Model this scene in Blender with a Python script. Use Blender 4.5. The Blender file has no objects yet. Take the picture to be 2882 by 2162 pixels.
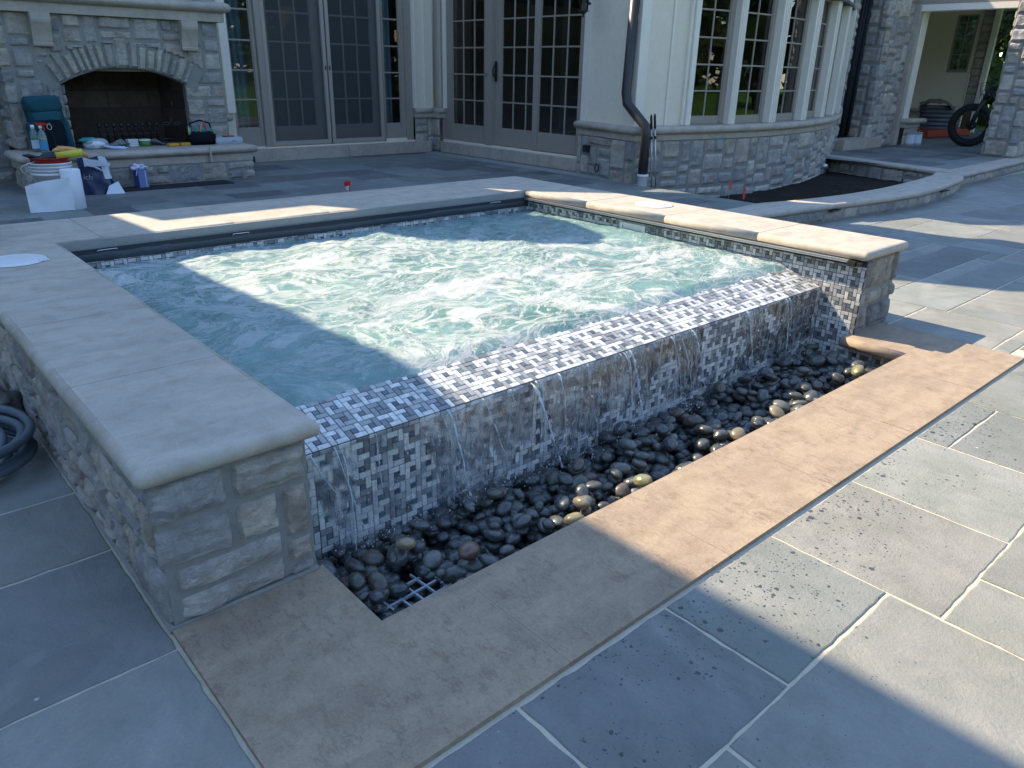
import bpy, bmesh, math, random
from mathutils import Vector, Matrix, noise
R=math.radians
col=bpy.context.scene.collection
rnd=random.Random(7)
PI=math.pi
# ---------------------------------------------------------------- helpers
class MB:
    """collects geometry, builds ONE mesh object with a per-face colour attribute"""
    def __init__(s): s.v=[]; s.f=[]; s.c=[]; s.sm=[]
    def add(s,vs,fs,c=(1,1,1),sm=False):
        b=len(s.v); s.v+= [tuple(p) for p in vs]
        for f in fs: s.f.append(tuple(i+b for i in f)); s.c.append(c); s.sm.append(sm)
    def quad(s,a,b,c_,d,c=(1,1,1)): s.add([a,b,c_,d],[(0,1,2,3)],c)
    def box(s,x0,x1,y0,y1,z0,z1,c=(1,1,1),M=None):
        vs=[Vector((x,y,z)) for z in (z0,z1) for y in (y0,y1) for x in (x0,x1)]
        if M is not None: vs=[M@p for p in vs]
        s.add(vs,[(0,2,3,1),(4,5,7,6),(0,1,5,4),(1,3,7,5),(3,2,6,7),(2,0,4,6)],c)
    def bbox(s,x0,x1,y0,y1,z0,z1,b,c=(1,1,1),M=None,sm=False):
        # chamfered box
        bm=bmesh.new(); bmesh.ops.create_cube(bm,size=1)
        for v in bm.verts: v.co=Vector((x0+(v.co.x+.5)*(x1-x0),y0+(v.co.y+.5)*(y1-y0),z0+(v.co.z+.5)*(z1-z0)))
        bmesh.ops.bevel(bm,geom=bm.edges[:],offset=b,segments=2,affect='EDGES')
        s.bm(bm,c,M,sm)
    def bm(s,bm,c=(1,1,1),M=None,sm=False):
        bm.verts.index_update()
        vs=[(M@v.co if M is not None else v.co.copy()) for v in bm.verts]
        s.add(vs,[[v.index for v in f.verts] for f in bm.faces],c,sm); bm.free()
    def tube(s,pts,r,n=8,c=(1,1,1),cap=True):
        pts=[Vector(p) for p in pts]; rr=r if isinstance(r,(list,tuple)) else [r]*len(pts)
        vs=[];fs=[]; up=None
        for i,p in enumerate(pts):
            t=(pts[min(i+1,len(pts)-1)]-pts[max(i-1,0)]).normalized()
            if up is None: up=t.orthogonal().normalized()
            up=(up-t*up.dot(t)); up=up.normalized() if up.length>1e-6 else t.orthogonal().normalized()
            w=t.cross(up)
            for k in range(n):
                a=2*PI*k/n; vs.append(p+(up*math.cos(a)+w*math.sin(a))*rr[i])
        for i in range(len(pts)-1):
            for k in range(n): fs.append((i*n+k,i*n+(k+1)%n,(i+1)*n+(k+1)%n,(i+1)*n+k))
        if cap: fs.append(tuple(reversed(range(n)))); fs.append(tuple((len(pts)-1)*n+k for k in range(n)))
        s.add(vs,fs,c,True)
    def lathe(s,prof,n=24,c=(1,1,1),M=None,sm=True):
        vs=[];fs=[]
        for (r,z) in prof:
            for k in range(n):
                a=2*PI*k/n; p=Vector((r*math.cos(a),r*math.sin(a),z)); vs.append(M@p if M is not None else p)
        for i in range(len(prof)-1):
            for k in range(n): fs.append((i*n+k,i*n+(k+1)%n,(i+1)*n+(k+1)%n,(i+1)*n+k))
        s.add(vs,fs,c,sm)
    def prism(s,poly,z0,z1,c=(1,1,1)):
        n=len(poly); vs=[(x,y,z0) for x,y in poly]+[(x,y,z1) for x,y in poly]
        s.add(vs,[tuple(reversed(range(n))),tuple(range(n,2*n))]+[(i,(i+1)%n,n+(i+1)%n,n+i) for i in range(n)],c)
    def grid(s,fn,nu,nv,c=(1,1,1),sm=True,keep=None):
        vs=[fn(i/nu,j/nv) for j in range(nv+1) for i in range(nu+1)]
        fs=[(j*(nu+1)+i,j*(nu+1)+i+1,(j+1)*(nu+1)+i+1,(j+1)*(nu+1)+i) for j in range(nv) for i in range(nu) if keep is None or keep((i+.5)/nu,(j+.5)/nv)]
        s.add(vs,fs,c,sm)
    def build(s,name,mat,parent=None,loc=None,M=None):
        me=bpy.data.meshes.new(name)
        vs=s.v
        if loc is not None: L=Vector(loc); vs=[tuple(Vector(p)-L) for p in vs]
        me.from_pydata(vs,[],s.f)
        ca=me.color_attributes.new('Col','FLOAT_COLOR','CORNER')
        buf=[]
        for f,c in zip(s.f,s.c): buf+= [c[0],c[1],c[2],1.0]*len(f)
        if len(buf)==len(ca.data)*4: ca.data.foreach_set('color',buf)
        me.polygons.foreach_set('use_smooth',s.sm)
        me.materials.append(mat); me.update()
        o=bpy.data.objects.new(name,me); col.objects.link(o)
        if loc is not None: o.location=loc
        if parent is not None: o.parent=parent
        return o
def tag(o,label=None,cat=None,group=None,kind=None):
    if label: o['label']=label
    if cat: o['category']=cat
    if group: o['group']=group
    if kind: o['kind']=kind
    return o
def empty(name,label,cat,group=None,loc=(0,0,0),rz=0):
    o=bpy.data.objects.new(name,None); o.empty_display_size=.1; o.location=loc; o.rotation_euler=(0,0,rz); col.objects.link(o)
    return tag(o,label,cat,group)
def copy_tree(o,parent=None):
    c=o.copy(); col.objects.link(c)
    if parent is not None: c.parent=parent
    for ch in [x for x in o.children]: copy_tree(ch,c)
    return c
def nz(x,y=0.,z=0.): return noise.noise(Vector((x,y,z)))
def fbm(x,y,z=0.,o=4): return noise.fractal(Vector((x,y,z)),1.0,2.0,o)
# ---------------------------------------------------------------- materials
class NT:
    def __init__(s,name):
        s.m=bpy.data.materials.new(name); s.m.use_nodes=True; s.t=s.m.node_tree; s.t.nodes.clear()
        s.out=s.n('ShaderNodeOutputMaterial'); s._tc=None
    def n(s,ty,**k):
        x=s.t.nodes.new(ty)
        for a,b in k.items(): setattr(x,a,b)
        return x
    def l(s,a,b): s.t.links.new(a,b)
    def tc(s):
        if s._tc is None: s._tc=s.n('ShaderNodeNewGeometry').outputs['Position']
        return s._tc
    def obc(s): return s.n('ShaderNodeTexCoord').outputs['Object']
    def mapv(s,v,sc):
        x=s.n('ShaderNodeMapping'); x.inputs['Scale'].default_value=sc; s.l(v,x.inputs['Vector']); return x.outputs[0]
    def noise(s,scale,detail=4,rough=.55,vec=None,dist=0.,col=False):
        x=s.n('ShaderNodeTexNoise'); x.inputs['Scale'].default_value=scale; x.inputs['Detail'].default_value=detail
        x.inputs['Roughness'].default_value=rough; x.inputs['Distortion'].default_value=dist
        s.l(vec if vec is not None else s.tc(),x.inputs['Vector']); return x.outputs['Color' if col else 'Fac']
    def voro(s,scale,vec=None,feat='F1',out='Distance'):
        x=s.n('ShaderNodeTexVoronoi',feature=feat); x.inputs['Scale'].default_value=scale
        s.l(vec if vec is not None else s.tc(),x.inputs['Vector']); return x.outputs[out]
    def math(s,op,a,b=None,clamp=False):
        x=s.n('ShaderNodeMath',operation=op,use_clamp=clamp)
        for i,q in enumerate((a,b)):
            if q is None: continue
            if isinstance(q,(int,float)): x.inputs[i].default_value=q
            else: s.l(q,x.inputs[i])
        return x.outputs[0]
    def rng(s,v,a,b,c=0.,d=1.,smooth=False):
        x=s.n('ShaderNodeMapRange'); x.clamp=True
        if smooth: x.interpolation_type='SMOOTHSTEP'
        for k,q in zip(('From Min','From Max','To Min','To Max'),(a,b,c,d)): x.inputs[k].default_value=q
        s.l(v,x.inputs['Value']); return x.outputs[0]
    def mix(s,f,a,b,bt='MIX'):
        x=s.n('ShaderNodeMix',data_type='RGBA',blend_type=bt)
        for k,q in ((0,f),(6,a),(7,b)):
            if isinstance(q,(int,float)): x.inputs[k].default_value=q
            elif isinstance(q,tuple): x.inputs[k].default_value=(*q,1) if len(q)==3 else q
            else: s.l(q,x.inputs[k])
        return x.outputs[2]
    def bump(s,h,st=.3,dist=.01,nrm=None):
        x=s.n('ShaderNodeBump'); x.inputs['Strength'].default_value=st; x.inputs['Distance'].default_value=dist; s.l(h,x.inputs['Height'])
        if nrm is not None: s.l(nrm,x.inputs['Normal'])
        return x.outputs[0]
    def attr(s): return s.n('ShaderNodeAttribute',attribute_name='Col').outputs['Color']
    def bsdf(s,color,rough=.6,spec=.5,nrm=None,metal=0.,**k):
        x=s.n('ShaderNodeBsdfPrincipled')
        for key,q in (('Base Color',color),('Roughness',rough),('Metallic',metal),('Specular IOR Level',spec)):
            if isinstance(q,(int,float)): x.inputs[key].default_value=q
            elif isinstance(q,tuple): x.inputs[key].default_value=(*q,1)
            else: s.l(q,x.inputs[key])
        for key,q in k.items(): x.inputs[key.replace('_',' ')].default_value=q
        if nrm is not None: s.l(nrm,x.inputs['Normal'])
        s.l(x.outputs[0],s.out.inputs['Surface']); return x
def simple(name,c,rough=.5,spec=.5,var=.12,scale=30,bs=.15,bd=.002,metal=0.,attr=False,obj=False,**k):
    t=NT(name); v=t.obc() if obj else t.tc()
    f=t.noise(scale,4,.6,v); f2=t.noise(scale*.13,3,.5,v)
    ff=t.math('ADD',t.math('MULTIPLY',f,.6),t.math('MULTIPLY',f2,.4))
    base=t.attr() if attr else c
    cc=t.mix(1.0,base,t.rng_color(ff,var) if False else t.grey(ff,var),'MULTIPLY')
    t.bsdf(cc,rough,spec,t.bump(f,bs,bd),metal,**k); return t.m
def _grey(t,f,var):
    v=t.rng(f,.3,.7,1-var,1+var); x=t.n('ShaderNodeCombineColor')
    for i in range(3): t.l(v,x.inputs[i])
    return x.outputs[0]
NT.grey=_grey
def m_ashlar(name,dust=(.5,.46,.4)):
    t=NT(name); a=t.attr()
    f=t.noise(9,5,.65); g=t.noise(70,4,.7); st=t.noise(5,3,.6,t.mapv(t.tc(),(1.2,1.2,6)))
    c=t.mix(t.rng(f,.4,.62),a,t.mix(1.0,a,(.72,.70,.70),'MULTIPLY'))
    c=t.mix(t.rng(st,.52,.68,0,.35),c,(.55,.50,.43))
    c=t.mix(t.rng(g,.3,.7,0,.35),c,t.mix(1.0,c,(.62,.62,.64),'MULTIPLY'))
    cr=t.noise(26,7,.75,t.mapv(t.tc(),(1,1,1.6)),1.0); c=t.mix(t.rng(cr,.54,.66,0,.45),c,t.mix(1.,c,(.60,.58,.58),'MULTIPLY')); c=t.mix(t.rng(cr,.34,.44,.4,0),c,t.mix(1.,c,(1.25,1.2,1.12),'MULTIPLY'))
    h=t.math('ADD',t.math('MULTIPLY',f,1.2),t.math('ADD',t.math('MULTIPLY',g,.5),t.math('MULTIPLY',cr,1.4)))
    t.bsdf(c,.85,.3,t.bump(h,1.,.016)); return t.m
def m_limestone(name,c1,c2,speck=.5,damp=False):
    t=NT(name); p=t.tc()
    f=t.noise(3.2,5,.6,t.mapv(p,(1,3.2,1)),.6); g=t.noise(160,2,.8); b=t.noise(14,5,.6,p,.4)
    c=t.mix(t.rng(f,.36,.66,smooth=True),c1,c2); c=t.mix(t.rng(b,.45,.66,0,.6),c,t.mix(1.,c,(.80,.76,.73),'MULTIPLY')); pit=t.voro(48,p); c=t.mix(t.math('MULTIPLY',t.rng(pit,.05,.10,1,0),t.rng(t.noise(9,3),.55,.62,0,.6)),c,t.mix(1.,c,(.55,.52,.5),'MULTIPLY'))
    c=t.mix(t.rng(g,.35,.65,0,.28*speck*2),c,t.mix(1.,c,(.70,.68,.66),'MULTIPLY'))
    wx=t.noise(1.1,3,.6); c=t.mix(t.rng(wx,.52,.7,0,.25),c,t.mix(1.,c,(.86,.86,.88),'MULTIPLY'))
    if damp:
        s=t.n('ShaderNodeSeparateXYZ'); t.l(p,s.inputs[0]); v=t.mapv(p,(1,.45,1)); n1=t.noise(55,4,.7,v,.3); n2=t.noise(5,3,.6)
        k=t.math('MULTIPLY',t.rng(n1,.52,.62),t.rng(n2,.35,.6,.15,.75)); c=t.mix(k,c,t.mix(1.,c,(.70,.68,.68),'MULTIPLY'))
    t.bsdf(c,.78,.3,t.bump(t.math('ADD',g,t.math('MULTIPLY',b,1.2)),.28,.004)); return t.m
def m_bluestone(name,wet=False):
    t=NT(name); a=t.attr(); p=t.tc()
    f=t.noise(2.6,5,.6,p,.8); g=t.noise(120,3,.75); b=t.noise(22,4,.65,t.mapv(p,(1,.5,1)))
    c=t.mix(t.rng(f,.38,.64,smooth=True),a,t.mix(1.,a,(.84,.86,.82),'MULTIPLY'))
    c=t.mix(t.rng(b,.4,.7,0,.45),c,t.mix(1.,c,(1.22,1.18,1.13),'MULTIPLY'))
    c=t.mix(t.rng(g,.38,.62,0,.35),c,t.mix(1.,c,(.78,.78,.78),'MULTIPLY'))
    w=t.noise(1.7,4,.6,p,1.5); c=t.mix(t.rng(w,.55,.72,0,.22),c,(.50,.47,.42))
    # pale scuffs
    sc=t.voro(7,p); c=t.mix(t.math('MULTIPLY',t.rng(sc,.03,.05,1,0),t.rng(t.noise(30,3),.55,.6)),c,(.55,.55,.52))
    rough=.72
    if wet:
        sp=t.n('ShaderNodeSeparateXYZ'); t.l(p,sp.inputs[0])
        zone=t.math('MULTIPLY',t.rng(sp.outputs[1],-1.5,-.70),t.rng(sp.outputs[1],-.5,-.62))
        zone=t.math('MULTIPLY',zone,t.rng(sp.outputs[0],3.6,2.9))
        zone=t.math('MULTIPLY',zone,t.rng(t.noise(2.2,2),.30,.55,0,.80))
        tot=None
        dp=t.n('ShaderNodeVectorMath',operation='ADD'); t.l(p,dp.inputs[0])
        dn=t.n('ShaderNodeVectorMath',operation='SCALE'); t.l(t.noise(60,2,.5,col=True),dn.inputs[0]); dn.inputs[3].default_value=.012; t.l(dn.outputs[0],dp.inputs[1])
        for sc_,rad in ((19,.24),(36,.32),(66,.36),(110,.38)):
            vv=t.n('ShaderNodeTexVoronoi'); vv.inputs['Scale'].default_value=sc_; t.l(dp.outputs[0],vv.inputs['Vector'])
            s2=t.n('ShaderNodeSeparateColor'); t.l(vv.outputs['Color'],s2.inputs[0])
            rr=t.math('MULTIPLY',t.math('SUBTRACT',t.math('MULTIPLY',zone,1.15),s2.outputs[0]),rad)
            k=t.rng(t.math('SUBTRACT',rr,vv.outputs['Distance']),-.01,.02)
            tot=k if tot is None else t.math('MAXIMUM',tot,k)
        c=t.mix(t.math('MULTIPLY',tot,.9),c,t.mix(1.,c,(.20,.22,.25),'MULTIPLY'))
        rough=t.rng(tot,0,1,.72,.35)
    cl=t.noise(6.5,7,.68,t.mapv(p,(1,.75,1)),1.2)
    c=t.mix(t.rng(cl,.50,.62,0,.30),c,t.mix(1.,c,(.74,.76,.80),'MULTIPLY')); c=t.mix(t.rng(cl,.36,.46,.25,0),c,t.mix(1.,c,(1.18,1.12,1.02),'MULTIPLY'))
    t.bsdf(c,rough,.4,t.bump(t.math('ADD',t.math('MULTIPLY',cl,2.6),t.math('ADD',g,b)),.5,.005)); return t.m
def m_tile(name):
    t=NT(name); a=t.attr(); p=t.tc()
    f=t.noise(16,6,.7,p,2.2); g=t.noise(90,3,.6)
    c=t.mix(t.rng(f,.42,.66,0,.55),a,t.mix(1.,a,(.55,.57,.60),'MULTIPLY')); c=t.mix(t.rng(g,.4,.7,0,.2),c,(.08,.09,.1))
    t.bsdf(c,.32,.5,t.bump(g,.08,.002)); return t.m
def m_water():
    t=NT('spa_water'); p=t.tc()
    w=t.n('ShaderNodeVectorMath',operation='SCALE'); t.l(t.noise(1.5,3,.5,col=True),w.inputs[0]); w.inputs[3].default_value=.75
    q=t.n('ShaderNodeVectorMath',operation='ADD'); t.l(p,q.inputs[0]); t.l(w.outputs[0],q.inputs[1]); q=q.outputs[0]
    def ridge(sc,wd,det,v,dist=0.):
        n=t.noise(sc,det,.6,v,dist); return t.rng(t.math('ABSOLUTE',t.math('SUBTRACT',n,.5)),0,wd,1,0)
    def lace(sc,lo,hi,nsc,jit,mp=(.75,1,1)):
        v=t.mapv(q,mp); x=t.voro(sc,v,'DISTANCE_TO_EDGE'); x=t.math('ADD',x,t.math('MULTIPLY',t.math('SUBTRACT',t.noise(nsc,6,.7,q),.5),jit))
        wd=t.rng(t.noise(1.6,3,.55,q),.36,.64,lo,hi); return t.math('SUBTRACT',1.,t.math('DIVIDE',x,wd),True)
    sp=t.n('ShaderNodeSeparateXYZ'); t.l(q,sp.inputs[0])
    zone=t.math('ADD',sp.outputs[0],t.math('MULTIPLY',sp.outputs[1],.38))
    dens=t.rng(zone,1.25,1.95,.22,1.,True); dens=t.math('MULTIPLY',dens,t.rng(t.math('ADD',sp.outputs[0],t.math('MULTIPLY',sp.outputs[1],.8)),5.3,4.2,.2,1.,True))
    qa=t.mapv(q,(.62,1.15,1)); an=t.noise(2.3,10,.66,qa,1.1); A_=t.rng(an,.535,.575); A2=t.rng(an,.48,.55,0,.30)
    rn_=t.noise(3.4,8,.62,qa,.8); B_=t.rng(t.math('ABSOLUTE',t.math('SUBTRACT',rn_,.5)),0,.030,1,0); rm_=t.noise(8,7,.65,qa,.6); B2=t.rng(t.math('ABSOLUTE',t.math('SUBTRACT',rm_,.5)),0,.032,.9,0)
    f2=t.rng(lace(5.5,.008,.10,30,.22,(.55,1,1)),.12,.8)
    mid=t.noise(34,6,.75,q); fine=t.noise(120,5,.85,t.mapv(p,(.7,1,1)))
    fm=t.math('MAXIMUM',A_,t.math('MULTIPLY',B_,.9)); fm=t.math('MAXIMUM',fm,t.math('MULTIPLY',B2,t.rng(t.noise(2.6,4,.6,q),.40,.58,.2,.9))); fm=t.math('MAXIMUM',fm,A2); fm=t.math('MAXIMUM',fm,t.math('MULTIPLY',f2,.55))
    fm=t.math('MULTIPLY',fm,dens); fm=t.math('MULTIPLY',fm,t.rng(mid,.32,.52,.5,1.15)); fm=t.math('MULTIPLY',fm,t.rng(fine,.34,.54,.55,1.08),True)
    milky=t.rng(t.noise(3.2,6,.68,q,.9),.42,.62)
    body=t.mix(t.rng(t.noise(2.0,4,.6,q),.38,.62),(.09,.20,.19),(.17,.31,.29))
    body=t.mix(t.math('MULTIPLY',milky,t.rng(dens,.3,1.,.75,.45)),body,(.26,.40,.39))
    body=t.mix(t.rng(t.noise(16,6,.7,q,.8),.52,.66,0,.5),body,(.46,.57,.56))
    c=t.mix(fm,body,t.mix(t.rng(t.noise(60,6,.8,t.mapv(q,(.5,1,1))),.36,.6),(.40,.45,.45),(.60,.61,.595)))
    h=t.math('ADD',t.math('MULTIPLY',fm,.8),t.math('ADD',t.math('MULTIPLY',mid,1.1),t.math('ADD',t.math('MULTIPLY',t.noise(9,4,.6,q),1.6),t.math('MULTIPLY',t.noise(75,4,.7,q),.5))))
    t.bsdf(c,t.rng(fm,.1,.7,.10,.55),.5,t.bump(h,.55,.012)); return t.m
def m_fall():
    t=NT('falling_water_film'); p=t.tc(); v=t.mapv(p,(1,1,.28))
    h=t.noise(42,4,.6,v,.6)
    b=t.bump(h,.55,.010)
    g=t.n('ShaderNodeBsdfGlossy'); g.inputs['Roughness'].default_value=.04; t.l(b,g.inputs['Normal']); g.inputs['Color'].default_value=(.95,.98,1,1)
    r=t.n('ShaderNodeBsdfRefraction'); r.inputs['IOR'].default_value=1.22; r.inputs['Roughness'].default_value=.02; t.l(b,r.inputs['Normal'])
    d=t.n('ShaderNodeBsdfDiffuse'); d.inputs['Color'].default_value=(.80,.86,.92,1)
    fr=t.n('ShaderNodeFresnel'); fr.inputs['IOR'].default_value=1.33; t.l(b,fr.inputs['Normal'])
    tr=t.n('ShaderNodeBsdfTransparent'); tr.inputs[0].default_value=(.93,.95,.96,1); m0=t.n('ShaderNodeMixShader'); m0.inputs[0].default_value=.38; t.l(r.outputs[0],m0.inputs[1]); t.l(tr.outputs[0],m0.inputs[2])
    m1=t.n('ShaderNodeMixShader'); t.l(t.math('MULTIPLY',fr.outputs[0],.10),m1.inputs[0]); t.l(m0.outputs[0],m1.inputs[1]); t.l(g.outputs[0],m1.inputs[2])
    sp=t.n('ShaderNodeAttribute',attribute_name='Col')
    k=t.math('MULTIPLY',t.rng(t.noise(85,5,.8,t.mapv(p,(1,1,.45)),.8),.57,.64,.03,1),sp.outputs['Fac'])  # glints on the film, painted as white diffuse specks
    m2=t.n('ShaderNodeMixShader'); t.l(k,m2.inputs[0]); t.l(m1.outputs[0],m2.inputs[1]); t.l(d.outputs[0],m2.inputs[2])
    t.l(m2.outputs[0],t.out.inputs['Surface']); return t.m
def m_glass(name='window_glass',tint=(.55,.6,.6),ior=1.6):
    t=NT(name); p=t.tc(); b=t.bump(t.noise(1.3,2,.4),.05,.02)
    tr=t.n('ShaderNodeBsdfTransparent'); tr.inputs[0].default_value=(*tint,1)
    g=t.n('ShaderNodeBsdfGlossy'); g.inputs['Roughness'].default_value=.008; t.l(b,g.inputs['Normal'])
    fr=t.n('ShaderNodeFresnel'); fr.inputs['IOR'].default_value=ior
    m=t.n('ShaderNodeMixShader'); t.l(fr.outputs[0],m.inputs[0]); t.l(tr.outputs[0],m.inputs[1]); t.l(g.outputs[0],m.inputs[2]); t.l(m.outputs[0],t.out.inputs['Surface']); return t.m
def m_screen():
    t=NT('insect_screen'); tr=t.n('ShaderNodeBsdfTransparent'); tr.inputs[0].default_value=(.9,.9,.9,1)
    d=t.n('ShaderNodeBsdfDiffuse'); d.inputs[0].default_value=(.11,.12,.125,1)
    m=t.n('ShaderNodeMixShader'); m.inputs[0].default_value=.42; t.l(tr.outputs[0],m.inputs[1]); t.l(d.outputs[0],m.inputs[2]); t.l(m.outputs[0],t.out.inputs['Surface']); return t.m
def m_emit(name,c,s):
    t=NT(name); e=t.n('ShaderNodeEmission'); e.inputs[0].default_value=(*c,1); e.inputs[1].default_value=s; t.l(e.outputs[0],t.out.inputs['Surface']); return t.m
def m_pebble():
    t=NT('pebble_stone'); c=t.n('ShaderNodeObjectInfo').outputs['Color']; p=t.obc()
    f=t.noise(14,5,.6,p,.8); g=t.noise(70,3,.7,p)
    k=t.mix(t.rng(f,.4,.65),c,t.mix(1.,c,(.6,.62,.62),'MULTIPLY')); k=t.mix(t.rng(g,.5,.7,0,.4),k,t.mix(1.,k,(1.8,1.75,1.6),'MULTIPLY'))
    vv=t.noise(5,3,.5,t.mapv(p,(1,1,5)),1.5); k=t.mix(t.rng(t.math('ABSOLUTE',t.math('SUBTRACT',vv,.5)),0,.012,.35,0),k,(.22,.22,.2))
    t.bsdf(k,t.rng(t.noise(3,2,.5,p),.4,.6,.16,.42),.5,t.bump(g,.15,.002),Coat_Weight=.30,Coat_Roughness=.08); return t.m
def m_leaf(name,c):
    t=NT(name); a=t.attr(); k=t.mix(1.,a,c,'MULTIPLY'); t.bsdf(k,.55,.3,None); return t.m
M={}
M['ashlar']=m_ashlar('ashlar_stone')
M['mortar']=simple('mortar',(.27,.26,.24),.95,.2,.15,60,.5,.004)
M['lime']=m_limestone('limestone_coping',(.52,.46,.385),(.44,.395,.335))
M['brown']=m_limestone('brown_sandstone',(.41,.317,.225),(.345,.266,.194),1.,True)
M['trim']=m_limestone('grey_limestone_trim',(.50,.435,.36),(.42,.37,.315),.3)
M['blue']=m_bluestone('bluestone_paving',True)
M['blue2']=m_bluestone('bluestone_terrace')
M['joint']=simple('cream_joint_mortar',(.52,.47,.37),.95,.2,.12,80,.6,.003)
M['joint2']=simple('grey_joint_mortar',(.30,.31,.30),.95,.2,.12,80,.5,.003)
M['tile']=m_tile('marble_mosaic')
M['grout']=simple('dark_grout',(.035,.042,.05),.7,.3,.1,60,.3,.002)
M['water']=m_water(); M['fall']=m_fall()
M['stucco']=simple('cream_stucco',(.80,.70,.57),.9,.2,.07,120,.5,.003)
M['wood']=simple('painted_wood_trim',(.82,.75,.65),.5,.4,.04,20,.1,.002)
M['frame']=simple('taupe_window_frame',(.33,.285,.24),.45,.4,.06,20,.1,.002)
M['sframe']=simple('screen_frame_metal',(.38,.325,.275),.4,.5,.05,20,.1,.002)
M['glass']=m_glass(); M['screen']=m_screen()
M['room']=simple('room_plaster',(.32,.31,.30),.9,.2)
M['curtain']=simple('curtain_cloth',(.42,.52,.62),.9,.1,.1,40)
M['dark']=simple('black_metal',(.02,.02,.022),.5,.5,.1,30)
M['black']=simple('black_cloth',(.018,.02,.025),.9,.3,.25,60,.5)
M['bronze']=simple('dark_downspout',(.035,.03,.028),.42,.5,.12,25,.15,.002)
M['white']=simple('white_plastic',(.74,.75,.76),.4,.5,.05,20,.05)
M['paper']=simple('white_paper',(.80,.81,.83),.95,.1,.04,150,.6,.002)
M['alu']=simple('aluminium',(.55,.56,.57),.35,.5,.08,40,.1,.001,metal=.7)
M['cover']=simple('grey_vinyl_cover',(.055,.07,.085),.5,.4,.1,6,.3,.004)
M['peb']=m_pebble()
M['soil']=simple('dark_soil',(.035,.028,.024),1,.1,.5,25,1.,.03)
M['attr']=simple('painted_surface',(1,1,1),.55,.4,.08,40,.15,.002,attr=True)
M['cloth']=simple('fabric',(1,1,1),.95,.1,.12,90,.5,.003,attr=True)
M['plastic']=simple('glossy_plastic',(1,1,1),.25,.5,.04,30,.05,.001,attr=True)
M['lawn']=simple('lawn_grass',(.085,.20,.03),1,.1,.35,1.2,.8,.03)
M['leaf']=m_leaf('tree_leaves',(.055,.085,.028)); M['bark']=simple('bark',(.09,.065,.045),.95,.1,.3,12,.8,.02)
M['brick']=simple('sooty_firebrick',(1,1,1),.95,.1,.3,14,.5,.005,attr=True)
M['rubber']=simple('tyre_rubber',(.02,.02,.022),.8,.3,.1,60,.3)
M['red']=simple('red_plastic',(.42,.03,.025),.4,.5,.05,20,.05)
M['hose']=simple('grey_hose',(.10,.13,.16),.5,.4,.08,30,.1)
M['roof']=simple('slate_roof',(.10,.10,.11),.8,.3,.3,8,.5,.01)
t=NT('clear_bottle'); t.bsdf((.75,.9,.95),.05,.5,None,Transmission_Weight=.8,IOR=1.35); M['bottle']=t.m
t=NT('clear_bag'); t.bsdf((.6,.66,.66),.25,.5,t.bump(t.noise(25,4),.5,.01),Transmission_Weight=.35); M['bag']=t.m
# ---------------------------------------------------------------- camera
C=Vector((-.32167,-1.50212,1.209))
PITCH,YAW,ROLL,F=.3947,.733,.0212,2118.2
cy,sy=math.cos(YAW),math.sin(YAW)
fw=Vector((sy*math.cos(PITCH),cy*math.cos(PITCH),-math.sin(PITCH))); rt=Vector((cy,-sy,0)); up=rt.cross(fw)
r_=rt*math.cos(ROLL)+up*math.sin(ROLL); u_=-rt*math.sin(ROLL)+up*math.cos(ROLL)
cam=bpy.data.cameras.new('camera'); co=bpy.data.objects.new('camera',cam); col.objects.link(co)
co.matrix_world=Matrix(((r_.x,u_.x,-fw.x,C.x),(r_.y,u_.y,-fw.y,C.y),(r_.z,u_.z,-fw.z,C.z),(0,0,0,1)))
cam.sensor_width=36; cam.lens=36*F/2882; cam.clip_end=500; cam.clip_start=.05
bpy.context.scene.camera=co
# ---------------------------------------------------------------- light
sd=Vector((-.2135,.6935,.686)).normalized()   # towards the sun
sun=bpy.data.lights.new('sun','SUN'); sun.energy=3.3; sun.angle=R(.25); sun.color=(1,.85,.62)
so=bpy.data.objects.new('sun',sun); col.objects.link(so); so.rotation_euler=sd.to_track_quat('Z','Y').to_euler(); so.location=(0,0,20)
w=bpy.data.worlds.new('World'); bpy.context.scene.world=w; w.use_nodes=True
wn=w.node_tree; bg=wn.nodes['Background']; sky=wn.nodes.new('ShaderNodeTexSky'); sky.sky_type='NISHITA'; sky.sun_disc=False
sky.sun_elevation=math.asin(sd.z); sky.sun_rotation=math.atan2(sd.x,sd.y); sky.air_density=1.0; sky.dust_density=.1; sky.ozone_density=1.7
wn.links.new(sky.outputs[0],bg.inputs[0]); bg.inputs[1].default_value=.15
vs=bpy.context.scene.view_settings; vs.view_transform='Standard'; vs.look='None'; vs.exposure=1.5; vs.gamma=1
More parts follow.
